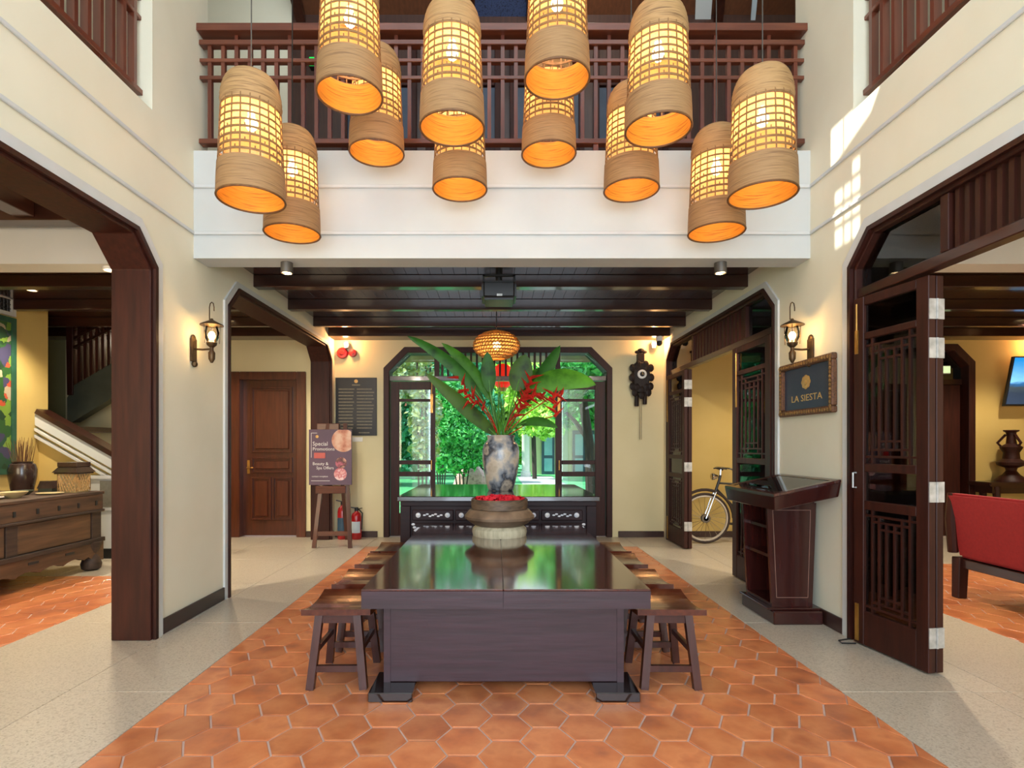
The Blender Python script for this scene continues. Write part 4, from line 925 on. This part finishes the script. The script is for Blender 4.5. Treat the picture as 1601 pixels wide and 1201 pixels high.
# ------------------------------------------------------------------ bicycle
bk = thing('bicycle', 'old dark bicycle with chrome fittings parked against the yellow wall at right', 'bicycle', (3.4, 7.73, 0))
YB_ = 7.73; R = .335
def wheel(x, nm):
    w = MB().tube([(x+R*math.cos(a), YB_, R+.018+R*math.sin(a)) for a in [2*PI*i/36 for i in range(36)]], .018, 8, True).build(nm, tyre, bk, smooth=True)
    MB().tube([(x+.308*math.cos(a), YB_, R+.018+.308*math.sin(a)) for a in [2*PI*i/36 for i in range(36)]], .016, 6, True).build('rim', mat('rim_'+nm, '#cfc8bc', .35, .4, noise='#bdb6aa', nscale=9), w, smooth=True)
    MB().tube([(x, YB_-.05, R+.018), (x, YB_+.05, R+.018)], .035, 12).build('hub', chrome, w)
    m = MB()
    for i in range(20): a = 2*PI*i/20; m.tube([(x+.03*math.cos(a+.6), YB_+.02*(-1)**i, R+.018+.03*math.sin(a+.6)), (x+.30*math.cos(a), YB_, R+.018+.30*math.sin(a))], .0022, 4)
    m.build('spokes', chrome, w, kind='stuff')
    m = MB(); pts = [(x+.395*math.cos(a), YB_, R+.018+.395*math.sin(a)) for a in [(.0 if 'front' in nm else -.2)+i*(2.7 if 'front' in nm else 2.9)/16 for i in range(17)]]
    m.tube(pts, .02, 6).build('mudguard', tyre, bk, smooth=True)
fx, rx = 2.906, 3.98; zc = R+.018
wheel(fx, 'front_wheel'); wheel(rx, 'rear_wheel')
hd = (fx+.20, YB_, .88); bbk = (fx+.58, YB_, .32); sa = (fx+.78, YB_, .86)
def tb_(nm, pts, r, m=black, par=bk): return MB().tube(pts, r, 8).build(nm, m, par, smooth=True)
for s in (-1, 1): tb_('fork', [(fx, YB_+s*.045, zc), (fx+.10, YB_+s*.045, .62), (fx+.145, YB_+s*.03, .72)], .011, chrome)
tb_('head_tube', [(fx+.14, YB_, .70), hd, (fx+.215, YB_, .95)], .019)
tb_('down_tube', [(fx+.16, YB_, .76), bbk], .016); tb_('top_tube', [(hd[0]-.01, YB_, .84), (sa[0]-.03, YB_, .80)], .015); tb_('seat_tube', [bbk, sa, (sa[0]+.03, YB_, .93)], .016)
for s in (-1, 1): tb_('rear_stay', [bbk, (rx, YB_+s*.05, zc)], .010); tb_('seat_stay', [(sa[0]-.01, YB_, .82), (rx, YB_+s*.05, zc)], .009)
tb_('stem', [(fx+.215, YB_, .94), (fx+.22, YB_, 1.03)], .014, chrome)
tb_('handlebar', [(fx+.34, YB_-.30, 1.02), (fx+.24, YB_-.24, 1.05), (fx+.20, YB_-.08, 1.06), (fx+.20, YB_+.08, 1.06), (fx+.24, YB_+.24, 1.05), (fx+.34, YB_+.30, 1.02)], .012, chrome)
for s in (-1, 1): tb_('grip', [(fx+.27, YB_+s*.265, 1.04), (fx+.37, YB_+s*.305, 1.015)], .018)
tb_('brake_lever', [(fx+.22, YB_-.2, 1.04), (fx+.10, YB_-.22, 1.06), (fx+.04, YB_-.2, 1.05)], .008)
MB().lathe([(.02, .06), (.05, 0), (.05, -.02), (.04, -.03)], (fx+.12, YB_, .93), 16, axis='x').build('headlamp', chrome, bk, smooth=True)
MB().lathe([(.06, 0), (.06, .05)], (fx, YB_-.05, zc), 20, axis='y').build('drum_brake', greym, bk)
MB().ball((sa[0]+.04, YB_, .96), .11, 12, 8, (1.2, .7, .35)).build('saddle', tyre, bk, smooth=True)
MB().lathe([(.09, -.01), (.09, .01)], (bbk[0], YB_-.06, bbk[2]), 24, axis='y').build('chainring', chrome, bk)
for s, a in ((-1, .4), (1, .4+PI)): tb_('crank', [(bbk[0], YB_+s*.08, bbk[2]), (bbk[0]+.16*math.cos(a), YB_+s*.09, bbk[2]+.16*math.sin(a))], .01, chrome); MB().box(bbk[0]+.16*math.cos(a)-.04, bbk[0]+.16*math.cos(a)+.04, YB_+s*.13-.05, YB_+s*.13+.05, bbk[2]+.16*math.sin(a)-.012, bbk[2]+.16*math.sin(a)+.012).build('pedal', black, bk)
tb_('kickstand', [(rx-.22, YB_-.06, .30), (rx-.05, YB_-.17, .01)], .009, chrome)
# ------------------------------------------------------------------ right room: sofa, television, console, candlestick
so = thing('sofa', 'red upholstered sofa with dark carved wooden frame, seen from behind at right', 'sofa', (4.5, 4.3, 0))
sofa_root = so
MB().hexa([(4.20, 3.60, .36), (4.32, 3.60, .36), (4.32, 4.98, .36), (4.20, 4.98, .36)], [(4.12, 3.60, .93), (4.22, 3.60, .93), (4.22, 5.02, .93), (4.12, 5.02, .93)]).build('backrest', fabric_r, so, bevel=.02, seg=2)
MB().box(4.32, 4.92, 3.64, 4.94, .34, .48).build('seat_cushion', fabric_r, so, bevel=.03, seg=2)
MB().box(4.20, 4.94, 3.62, 4.96, .27, .35).build('seat_rail', dk_y, so, bevel=.006)
for x, y in ((4.17, 4.93), (4.86, 4.93), (4.17, 3.62), (4.86, 3.62)):
    MB().hexa([(x-.01, y, 0), (x+.07, y, 0), (x+.07, y+.08, 0), (x-.01, y+.08, 0)], [(x, y, .36), (x+.09, y, .36), (x+.09, y+.09, .36), (x, y+.09, .36)]).build('leg', dk_z, so, bevel=.006)
for y in (3.58, 4.97):
    MB().tube([(4.16, y+.03, .93), (4.15, y+.03, .7), (4.17, y+.03, .40)], [.035, .045, .04], 8).build('back_post', dk_z, so, smooth=True)
    MB().tube([(4.2, y+.03, .64), (4.6, y+.03, .66), (4.88, y+.03, .62)], .035, 8).build('arm_rest', dk_z, so, smooth=True)
    MB().bar((4.84, y+.03, .35), (4.84, y+.03, .63), .06, .05).build('arm_post', dk_z, so)
    m = MB()
    for k in range(5): m.ball((4.22+.13*k, y+.03, .46+.05*(k % 2)), .055, 7, 5, (1, .4, 1))
    m.build('arm_carving', dk_z, so, kind='stuff')
sofa_root.location.x -= .06
tv = thing('television', 'flat wall television tilted forward showing a blue sea and sky', 'television', (8.1, D-.1, 1.94))
scr = bpy.data.materials.new('screen_picture'); scr.use_nodes = True
N = scr.node_tree.nodes; L = scr.node_tree.links; B = N['Principled BSDF']
tc = N.new('ShaderNodeTexCoord'); sp = N.new('ShaderNodeSeparateXYZ'); cr = N.new('ShaderNodeValToRGB'); nz = N.new('ShaderNodeTexNoise'); ad = N.new('ShaderNodeMath'); ad.operation = 'MULTIPLY_ADD'; ad.inputs[1].default_value = .12
L.new(tc.outputs['Generated'], sp.inputs[0]); nz.inputs['Scale'].default_value = 9; L.new(tc.outputs['Generated'], nz.inputs[0]); L.new(nz.outputs['Fac'], ad.inputs[0]); L.new(sp.outputs['Z'], ad.inputs[2]); L.new(ad.outputs[0], cr.inputs[0])
e = cr.color_ramp.elements; e[0].position = .05; e[0].color = lin('#2a3a52'); e[1].position = 1; e[1].color = lin('#1e8fe0')
for p_, c_ in ((.3, '#27364a'), (.42, '#39464f'), (.5, '#1f5f9a'), (.56, '#7cc4ee')): q = e.new(p_); q.color = lin(c_)
L.new(cr.outputs[0], B.inputs['Base Color']); L.new(cr.outputs[0], B.inputs['Emission Color']); B.inputs['Emission Strength'].default_value = .9; B.inputs['Roughness'].default_value = .3
def tvb(x0, x1, z0, z1, dy0, dy1):
    f = lambda z: D-.14-(z-1.94)*.22
    return MB().hexa([(x0, f(z0)+dy0, z0), (x1, f(z0)+dy0, z0), (x1, f(z0)+dy1, z0), (x0, f(z0)+dy1, z0)], [(x0, f(z1)+dy0, z1), (x1, f(z1)+dy0, z1), (x1, f(z1)+dy1, z1), (x0, f(z1)+dy1, z1)])
tvb(7.42, 8.74, 1.94, 2.64, -.02, .025).build('housing', black, tv, bevel=.004); tvb(7.44, 8.72, 1.965, 2.62, -.024, -.02).build('screen', scr, tv)
MB().box(7.95, 8.25, D-.2, D-.005, 2.2, 2.4).build('bracket', black, tv)
cs = thing('console_table', 'dark carved console table against the yellow wall of the right-hand room', 'table', (7.7, 8.05, 0))
MB().box(6.98, 8.5, 7.85, 8.25, .78, .84).build('top', dk_x, cs, bevel=.015, seg=2); MB().box(7.05, 8.43, 7.9, 8.2, .68, .78).build('apron', dk_x, cs)
for x in (7.12, 8.3):
    for y in (7.92, 8.14): MB().tube([(x, y, .78), (x+.02, y, .5), (x-.02, y, .2), (x, y, 0)], [.05, .035, .03, .045], 8).build('leg', dk_z, cs, smooth=True)
sc_ = thing('carved_candlestick', 'tall dark turned and carved candlestick standing on the console table', 'candlestick', (7.43, 8.02, .84))
MB().lathe([(.20, 0), (.19, .03), (.10, .10), (.06, .16), (.07, .20), (.16, .24), (.17, .28), (.10, .33), (.09, .42), (.12, .47), (.13, .50), (.06, .55), (.05, .65), (.06, .71), (.09, .73), (.09, .745)], (7.43, 8.02, .84), 18).build('stem', dk_z, sc_, smooth=True)
for a in range(3): MB().tube([(7.43+.09*math.cos(a*2.1+.5), 8.02+.09*math.sin(a*2.1+.5), 1.32), (7.43+.15*math.cos(a*2.1+.5), 8.02+.15*math.sin(a*2.1+.5), 1.40), (7.43+.06*math.cos(a*2.1+.5), 8.02+.06*math.sin(a*2.1+.5), 1.52)], .018, 6).build('scroll', dk_z, sc_, smooth=True)
# ------------------------------------------------------------------ left room: chest, things on it, painting, vent, stairs
XF, YC0, YC1, ZH = -4.40, 3.9, 6.20, .855
ch = thing('weathered_chest', 'long weathered wooden chest with scalloped apron in the left room', 'chest', (-5.0, 5.1, 0))
MB().box(-5.55, XF+.03, YC0, YC1+.02, ZH-.035, ZH).build('top', old_y, ch, bevel=.006)
MB().box(-5.5, XF, YC0+.04, YC1-.02, .32, ZH-.035).build('body', old_d, ch)
MB().box(-5.5, XF+.025, YC0+.02, YC1, ZH-.20, ZH-.035).build('frieze', old_y, ch, bevel=.004)
MB().box(-5.5, XF+.04, YC0, YC1+.01, ZH-.225, ZH-.20).build('moulding', old_d, ch, bevel=.004); MB().box(-5.5, XF+.045, YC0, YC1+.01, .30, .345).build('moulding', old_d, ch, bevel=.004)
for y in [4.0+.26*i for i in range(9)]: MB().box(XF+.024, XF+.030, y, y+.03, ZH-.15, ZH-.10).build('frieze_notch', black, ch)
for y0, y1 in ((YC1-.16, YC1-.02), (YC1-1.22, YC1-1.10), (YC0+.02, YC0+.14)): MB().box(XF-.02, XF+.02, y0, y1, .34, ZH-.22).build('post', old_d, ch, bevel=.004)
for y0, y1 in ((YC1-1.09, YC1-.17), (YC0+.16, YC1-1.23)): MB().box(XF-.02, XF+.012, y0, y1, .35, ZH-.23).build('panel', old_p, ch, bevel=.006)
sp_ = [(YC0, .31)]; n = 40
for i in range(n+1):
    y = YC0+.0+(YC1-YC0)*i/n; sp_.append((y, .14+.035*abs(math.sin(i*PI/5))-(.05 if i < 3 or i > n-4 else 0)))
sp_.append((YC1, .31))
MB().prism(sp_, 'yz', XF-.03, XF+.03).build('scalloped_apron', old_p, ch)
for y in [4.3, 4.75, 5.2, 5.65]: MB().box(XF+.029, XF+.034, y, y+.12, .235, .26).build('apron_slot', black, ch)
for y in (YC1-.12, YC0+.12):
    for x in (XF-.02, -5.4): MB().lathe([(.06, 0), (.09, .02), (.10, .07), (.08, .13), (.05, .18), (.09, .26), (.10, .31)], (x, y, 0), 12).build('foot', old_d, ch, smooth=True)
MB().ball((XF-.2, YC1+.06, .25), .12, 10, 8, (1, .7, .9)).build('scroll', old_d, ch, smooth=True)
def bowl(nm, label, cat, c, prof, m): 
    t = thing(nm, label, cat, c); MB().lathe(prof, c, 24).build('body', m, t, smooth=True); return t
v = bowl('clay_jar', 'dark brown glazed clay jar holding dry twigs on the weathered chest', 'jar', (-5.12, 6.02, ZH), [(.085, 0), (.10, .02), (.125, .16), (.13, .24), (.115, .30), (.09, .315), (.097, .33), (.08, .32)], clay)
tg = thing('dry_twigs', 'bundle of dry brown twigs standing in the clay jar', 'twigs', (-5.12, 6.02, ZH+.25))
for k in range(34):
    a = random.uniform(0, 2*PI); r = random.uniform(0, .06); s = random.uniform(.6, 2.2)
    p = Vector((-5.12+r*math.cos(a), 6.02+r*math.sin(a), ZH+.2)); q = p+Vector((math.cos(a)*r*s*1.1, math.sin(a)*r*s, random.uniform(.28, .40)))
    MB().tube([p, (p+q)/2+Vector((random.uniform(-.01, .01), 0, 0)), q], [.004, .004, .002], 4).build('twig', twig, tg)
bl = thing('basket_lantern', 'square woven bamboo lantern with dark pagoda lid on the weathered chest', 'lantern', (-4.56, 6.02, ZH))
bc_ = (-4.56, 6.02); hw = .10
wm = mat('bamboo_weave', '#a8844e', .7, noise=['#c09a60', '#6a4a26'], nscale=40, bump=.3)
for sx, sy in ((1, 0), (-1, 0), (0, 1), (0, -1)):
    m = MB()
    for k in range(7):
        o_ = -hw+2*hw*k/6
        for sgn in (-1, 1):
            p = (bc_[0]+sx*hw+(o_ if sy else 0), bc_[1]+sy*hw+(o_ if sx else 0), ZH+.01); e_ = max(-hw, min(hw, o_+sgn*.10))
            m.tube([p, (bc_[0]+sx*hw+(e_ if sy else 0), bc_[1]+sy*hw+(e_ if sx else 0), ZH+.21)], .006, 4)
    m.build('woven_side', wm, bl)
MB().box(bc_[0]-hw+.01, bc_[0]+hw-.01, bc_[1]-hw+.01, bc_[1]+hw-.01, ZH, ZH+.02).box(bc_[0]-hw+.015, bc_[0]+hw-.015, bc_[1]-hw+.015, bc_[1]+hw-.015, ZH+.02, ZH+.2).build('base', beige, bl)
MB().hexa([(bc_[0]+a*.14, bc_[1]+b*.14, ZH+.215) for a, b in ((-1, -1), (1, -1), (1, 1), (-1, 1))], [(bc_[0]+a*.10, bc_[1]+b*.10, ZH+.275) for a, b in ((-1, -1), (1, -1), (1, 1), (-1, 1))]).box(bc_[0]-.105, bc_[0]+.105, bc_[1]-.105, bc_[1]+.105, ZH+.275, ZH+.325).box(bc_[0]-.125, bc_[0]+.125, bc_[1]-.125, bc_[1]+.125, ZH+.20, ZH+.215).build('lid', clay, bl, bevel=.004)
b2 = thing('small_dark_box', 'low dark box with sloping lid between clay jar and basket lantern', 'box', (-4.90, 6.08, ZH))
MB().hexa([(-4.95, 6.0, ZH+.04), (-4.78, 6.0, ZH+.04), (-4.78, 6.14, ZH+.04), (-4.95, 6.14, ZH+.04)], [(-4.93, 6.02, ZH+.12), (-4.82, 6.02, ZH+.12), (-4.82, 6.12, ZH+.12), (-4.93, 6.12, ZH+.12)]).build('lid', clay, b2); MB().box(-4.94, -4.79, 6.005, 6.135, ZH, ZH+.04).build('body', green_s, b2)
bp = [(.05, 0), (.055, .006), (.10, .04), (.115, .06), (.11, .06), (.09, .035)]
bowl('ceramic_bowl', 'pale olive ceramic bowl in front of the clay jar', 'bowl', (-4.62, 5.33, ZH), bp, beige)
bowl('grey_dish', 'small grey dish beside the olive bowl on the chest', 'bowl', (-4.80, 5.66, ZH), [(v_[0]*.75, v_[1]*.8) for v_ in bp], green_s)
bowl('shallow_plate', 'shallow pale plate near the right end of the chest', 'plate', (-4.60, 5.74, ZH), [(.05, 0), (.12, .012), (.12, .018), (.05, .01)], beige)
bowl('white_plate', 'white plate at the left edge of the frame on the chest', 'plate', (-4.72, 5.12, ZH), [(.06, 0), (.15, .02), (.15, .028), (.06, .012)], paper)
pt = thing('painting', 'tall bright abstract floral painting in a green frame on the left room wall', 'painting', (-5.6, 5.8, 1.03))
pm = bpy.data.materials.new('floral_painting'); pm.use_nodes = True; N = pm.node_tree.nodes; L = pm.node_tree.links; B = N['Principled BSDF']
tc = N.new('ShaderNodeTexCoord'); vo = N.new('ShaderNodeTexVoronoi'); vo.inputs['Scale'].default_value = 11; nz = N.new('ShaderNodeTexNoise'); nz.inputs['Scale'].default_value = 4; nz.inputs['Detail'].default_value = 5; cr = N.new('ShaderNodeValToRGB'); mx = N.new('ShaderNodeMix'); mx.data_type = 'VECTOR'; mx.inputs[0].default_value = .22
L.new(tc.outputs['Object'], mx.inputs[4]); L.new(tc.outputs['Object'], nz.inputs[0]); L.new(nz.outputs['Color'], mx.inputs[5]); L.new(mx.outputs[1], vo.inputs['Vector']); L.new(vo.outputs['Color'], cr.inputs[0]); cr.color_ramp.interpolation = 'CONSTANT'
e = cr.color_ramp.elements; e[0].color = lin('#2a5226'); e[1].position = .92; e[1].color = lin('#2a7a98')
for p_, c_ in ((.2, '#1d3a22'), (.34, '#6f8e34'), (.48, '#234a36'), (.62, '#a89a80'), (.74, '#b04a30'), (.8, '#3f3c58')): q = e.new(p_); q.color = lin(c_)
L.new(cr.outputs[0], B.inputs['Base Color']); B.inputs['Roughness'].default_value = .5
gf = mat('green_frame', '#2a5a44', .5, noise='#1f4836', nscale=9)
MB().box(-5.6, -5.575, 5.16, 6.40, 1.09, 2.77).build('canvas', pm, pt)
for b in ((5.10, 5.16, 1.03, 2.83), (6.40, 6.46, 1.03, 2.83), (5.16, 6.40, 1.03, 1.09), (5.16, 6.40, 2.77, 2.83)): MB().box(-5.6, -5.56, *b).build('frame_side', gf, pt)
vt = thing('wall_vent', 'white framed vent with scale-pattern grille above the painting', 'vent', (-5.6, 5.8, 2.85))
for b in ((5.1, 6.46, 2.85, 2.89), (5.1, 6.46, 3.04, 3.08), (5.1, 5.15, 2.89, 3.04), (6.41, 6.46, 2.89, 3.04)): MB().box(-5.6, -5.565, *b).build('frame_side', trim_w, vt)
m = MB().box(-5.6, -5.595, 5.15, 6.41, 2.89, 3.04)
for i in range(26):
    for z in (2.89, 2.94, 2.99): m.tube([(-5.59, 5.15+i*.049+.0245*(1+math.cos(a)), z+.05*math.sin(a)) for a in (0, .8, 1.57, 2.35, 3.14)], .006, 4)
m.build('grille', black, vt, kind='stuff')
stp = struct(MB().prism([(-5.6, 0), (-3.75, 0), (-3.75, .62), (-5.6, 1.72)], 'xz', 6.82, 6.94).build('wall_stair', ochre))
th = math.atan2(-.545, .963); cs_ = Vector((math.cos(th), 0, math.sin(th))); nr_ = Vector((-math.sin(th), 0, math.cos(th)))
sb = Vector((-5.62, 6.80, 1.70))
def along(off, t, m, nm, y0=-.05, y1=0): 
    a = sb+nr_*off; b = a+cs_*2.25
    MB().hexa([a+Vector((0, y0, 0)), a+Vector((0, y1, 0)), a+Vector((0, y1, 0))+nr_*t, a+Vector((0, y0, 0))+nr_*t], [b+Vector((0, y0, 0)), b+Vector((0, y1, 0)), b+Vector((0, y1, 0))+nr_*t, b+Vector((0, y0, 0))+nr_*t]).build(nm, m, stp)
along(-.20, .03, trim_w, 'stringer_bead'); along(-.13, .03, trim_w, 'stringer_bead'); along(-.07, .13, plaster_w, 'stringer', -.04, .12); along(.06, .06, dk_x, 'cap_rail', -.06, .14)
MB().box(-4.93, -4.30, 6.70, 6.82, 0, 1.00).build('newel_plinth', plaster_w, stp, bevel=.01); MB().box(-4.95, -4.28, 6.68, 6.82, .96, 1.0).build('plinth_cap', trim_w, stp)
MB().box(-4.76, -4.32, 6.69, 6.71, .62, .935).build('plinth_inset', grey_s, stp); MB().box(-4.93, -4.30, 6.685, 6.70, 0, .12).build('plinth_base', black, stp)
MB().box(-4.94, -4.28, 6.685, 6.82, .58, .61).build('plinth_cap', trim_w, stp)
YR = 7.8
sr = thing('stair_railing', 'dark wooden stair railing rising to the right behind the left archway', 'railing', (-6, YR, 1.9))
pA = lambda x, y: Vector(px(x, y, YR))
MB().hexa([pA(105, 622), pA(190, 590), pA(190, 560), pA(105, 612)], [v_+Vector((0, .12, 0)) for v_ in (pA(105, 622), pA(190, 590), pA(190, 560), pA(105, 612))])
MB().prism([(pA(x, y).x, pA(x, y).z) for x, y in ((105, 660), (113, 660), (200, 607), (200, 553), (116, 602), (105, 622))], 'xz', YR, YR+.15).build('stringer', green_s, sr)
MB().prism([(pA(x, y).x, pA(x, y).z) for x, y in ((104, 507), (115, 507), (115, 618), (106, 618))], 'xz', YR-.02, YR+.08).build('newel_post', dk_z, sr, bevel=.006)
for dy, t in ((0, 7), (19, 4), (33, 4)):
    MB().prism([(pA(x, y).x, pA(x, y).z) for x, y in ((114, 509+dy), (200, 466+dy), (200, 466+dy+t), (114, 509+dy+t))], 'xz', YR-.01, YR+.07).build('rail', dk_x, sr)
for i in range(9):
    x = 121+i*9.3; MB().prism([(pA(a, b).x, pA(a, b).z) for a, b in ((x, 510-.5*(x-114)), (x+4.5, 508-.5*(x-114)), (x+4.5, 600-.57*(x-114)), (x, 604-.57*(x-114)))], 'xz', YR, YR+.05).build('baluster', dk_z, sr)
bnk = struct(MB().box(-7.2, -5.6, 6.96, 8.5, 1.55, 1.62).build('stair_landing', dk_x))
# ------------------------------------------------------------------ garden
struct(MB().box(-16, 18, D+.25, 45, -.2, -.06).build('garden_ground', grass)); struct(MB().box(-6, 8, D+.25, 11.2, -.1, -.01).build('garden_terrace', pave))
struct(MB().box(1.0, 2.6, 11.2, 26, -.1, -.05).build('garden_path', pave))
struct(MB().box(-6, 8, D+.25, 10.6, 2.95, 3.1).build('porch_ceiling', wood('porch_wood', '#7a4a28', '#935c34', 'x', rough=.5)))
def leaves(c, rad, n, s, shell=.45):
    u = rng.normal(size=(n, 3)); u /= np.linalg.norm(u, axis=1)[:, None]
    r = (shell+(1-shell)*rng.random(n)**.5)[:, None]
    lump = 1+.18*np.sin(u[:, :1]*7+c[0])*np.cos(u[:, 1:2]*6)+.12*np.sin(u[:, 2:]*9)
    p = np.array(c)+u*r*lump*np.array(rad)
    a = rng.normal(size=(n, 3)); a /= np.linalg.norm(a, axis=1)[:, None]
    b = np.cross(a, rng.normal(size=(n, 3))); b /= np.linalg.norm(b, axis=1)[:, None]
    sz = s*(.6+.8*rng.random(n))[:, None]
    v = np.stack([p-a*sz, p+b*sz*.45, p+a*sz, p-b*sz*.45], 1).reshape(-1, 3)
    return v.tolist(), [(4*i, 4*i+1, 4*i+2, 4*i+3) for i in range(n)]
def plant(nm, label, cat, base, blobs, m, trunk=None, s=.12):
    t = thing(nm, label, cat, base)
    mb = MB()
    for c, rad, n in blobs: mb.add(*leaves(c, rad, n, s))
    a = np.array(mb.v)-np.array(base); me = bpy.data.meshes.new('foliage'); me.from_pydata(a.tolist(), [], mb.f); me.materials.append(m)
    o = bpy.data.objects.new('foliage', me); COL.objects.link(o); o.parent = t; o['kind'] = 'stuff'
    if trunk:
        for pts, r in trunk: MB().tube(pts, r, 8).build('trunk' if pts[0][2] < .1 else 'branch', bark, t, smooth=True)
    else:
        for k in range(4): MB().tube([(base[0]+.05*k-.08, base[1], base[2]-.05), (base[0]+(k-1.5)*.2, base[1]+.1, blobs[0][0][2])], [.025, .012], 5).build('stem', bark, t)
G = lambda x, y, d: px(x, y, d)
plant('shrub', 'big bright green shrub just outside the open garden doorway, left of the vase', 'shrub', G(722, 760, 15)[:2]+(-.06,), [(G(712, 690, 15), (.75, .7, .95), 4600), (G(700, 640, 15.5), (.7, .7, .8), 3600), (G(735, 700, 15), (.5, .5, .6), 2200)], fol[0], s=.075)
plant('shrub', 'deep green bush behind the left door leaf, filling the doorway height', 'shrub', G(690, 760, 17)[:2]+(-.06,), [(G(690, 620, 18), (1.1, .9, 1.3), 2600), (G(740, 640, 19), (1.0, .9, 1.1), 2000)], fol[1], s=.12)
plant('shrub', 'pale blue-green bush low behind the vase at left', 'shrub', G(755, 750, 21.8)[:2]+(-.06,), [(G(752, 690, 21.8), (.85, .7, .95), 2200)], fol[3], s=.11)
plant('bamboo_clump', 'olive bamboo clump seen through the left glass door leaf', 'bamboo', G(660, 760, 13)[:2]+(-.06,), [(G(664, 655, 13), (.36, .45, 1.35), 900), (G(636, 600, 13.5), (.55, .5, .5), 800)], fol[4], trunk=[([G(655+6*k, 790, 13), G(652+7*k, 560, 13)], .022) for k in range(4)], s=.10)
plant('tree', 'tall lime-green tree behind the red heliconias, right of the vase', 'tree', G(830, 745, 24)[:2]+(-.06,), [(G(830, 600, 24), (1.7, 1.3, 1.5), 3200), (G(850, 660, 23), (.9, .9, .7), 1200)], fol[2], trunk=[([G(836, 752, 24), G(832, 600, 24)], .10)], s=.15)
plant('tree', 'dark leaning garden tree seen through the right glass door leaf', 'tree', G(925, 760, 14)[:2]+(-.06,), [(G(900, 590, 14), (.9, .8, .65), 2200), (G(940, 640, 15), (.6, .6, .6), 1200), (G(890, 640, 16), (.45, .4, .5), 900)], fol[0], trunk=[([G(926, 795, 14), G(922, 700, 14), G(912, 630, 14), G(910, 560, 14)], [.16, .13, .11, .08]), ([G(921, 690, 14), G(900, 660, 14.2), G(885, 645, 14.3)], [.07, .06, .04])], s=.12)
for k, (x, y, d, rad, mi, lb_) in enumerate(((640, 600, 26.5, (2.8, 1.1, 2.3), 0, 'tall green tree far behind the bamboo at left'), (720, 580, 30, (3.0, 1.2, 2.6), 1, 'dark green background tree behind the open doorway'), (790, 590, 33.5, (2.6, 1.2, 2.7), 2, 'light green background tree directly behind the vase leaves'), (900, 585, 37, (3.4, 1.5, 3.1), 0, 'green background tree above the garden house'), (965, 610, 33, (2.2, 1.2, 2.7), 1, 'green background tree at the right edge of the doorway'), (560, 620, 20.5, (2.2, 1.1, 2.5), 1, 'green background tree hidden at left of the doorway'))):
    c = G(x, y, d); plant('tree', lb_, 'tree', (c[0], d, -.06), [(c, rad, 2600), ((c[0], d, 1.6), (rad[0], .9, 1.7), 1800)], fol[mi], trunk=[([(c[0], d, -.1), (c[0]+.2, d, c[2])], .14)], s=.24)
[lamp('porch_fill', 'POINT', (xx, 9.6, 2.2), 30, (1, .62, .3), shadow_soft_size=.1) for xx in (-3.6, 3.8)]  # added warm fills for the porch ceiling, kept out of sight at both sides
hs = thing('garden_house', 'pale garden house with white column and blue door beyond the doorway', 'house', (4.2, 28, -.06))
g0 = G(835, 700, 28)[0]
MB().box(g0-.6, g0+6.5, 28, 28.3, -.06, 2.9).build('wall', mat('house_wall', '#d8d6a8', .8, noise='#cfcd9e', nscale=2), hs); 
MB().box(g0-.9, g0+7, 25.6, 28.5, 2.75, 3.05).build('eave', white_p, hs); MB().prism([(25.4, 3.05), (30, 3.05), (28, 4.2)], 'yz', g0-1, g0+7).build('roof', tile_r, hs)
for x in (822, 990): c = G(x, 700, 26); MB().lathe([(.24, 0), (.24, .2), (.19, .25), (.17, 2.4), (.24, 2.5), (.24, 2.75)], (c[0], 26, -.06), 16).build('column', white_p, hs, smooth=True)
for x in (857, 905, 925):
    c = G(x, 700, 27.95)[0]; d_ = MB().box(c-.32, c+.32, 27.9, 28, -.06, 2.15).build('door' if x < 900 else 'window', blue_g, hs); MB().box(c-.2, c+.2, 27.88, 27.9, .9, 1.95).box(c-.2, c+.2, 27.88, 27.9, .1, .75).build('pane', mat('pane_blue%d' % x, '#7fb4c8', .2, noise='#9accd8', nscale=2), d_)
pv = thing('garden_pavilion', 'pale white garden pavilion glimpsed behind the bamboo at left', 'house', (-4.6, 24, -.06))
MB().box(-5.6, -3.5, 24, 24.2, -.06, 3.0).build('wall', white_p, pv); MB().prism([(23.4, 3.0), (25.2, 3.0), (24.3, 3.7)], 'yz', -5.9, -3.2).build('roof', tile_r, pv)
for xx in (-5.2, -4.5, -3.9): MB().box(xx, xx+.3, 23.96, 24, .6, 2.3).build('window', pale_b, pv, bevel=.01)
rk = thing('garden_rock', 'pinkish boulder beside the shrub left of the vase', 'rock', G(738, 745, 16)[:2]+(-.06,))
m = MB().ball((G(738, 725, 16)[0], 16, .25), .55, 12, 9, (1, .8, 1.0)); m.v = [(x+.05*math.sin(9*z+x*7), y, z+.04*math.sin(8*x)) for x, y, z in m.v]; m.build('boulder', mat('pink_rock', '#b08a84', .9, noise=['#c8a49a', '#7f6460'], nscale=6, bump=.5), rk)
struct(MB().box(-14, 16, 42, 42.3, -.2, 3.2).build('garden_wall', fol[1]))
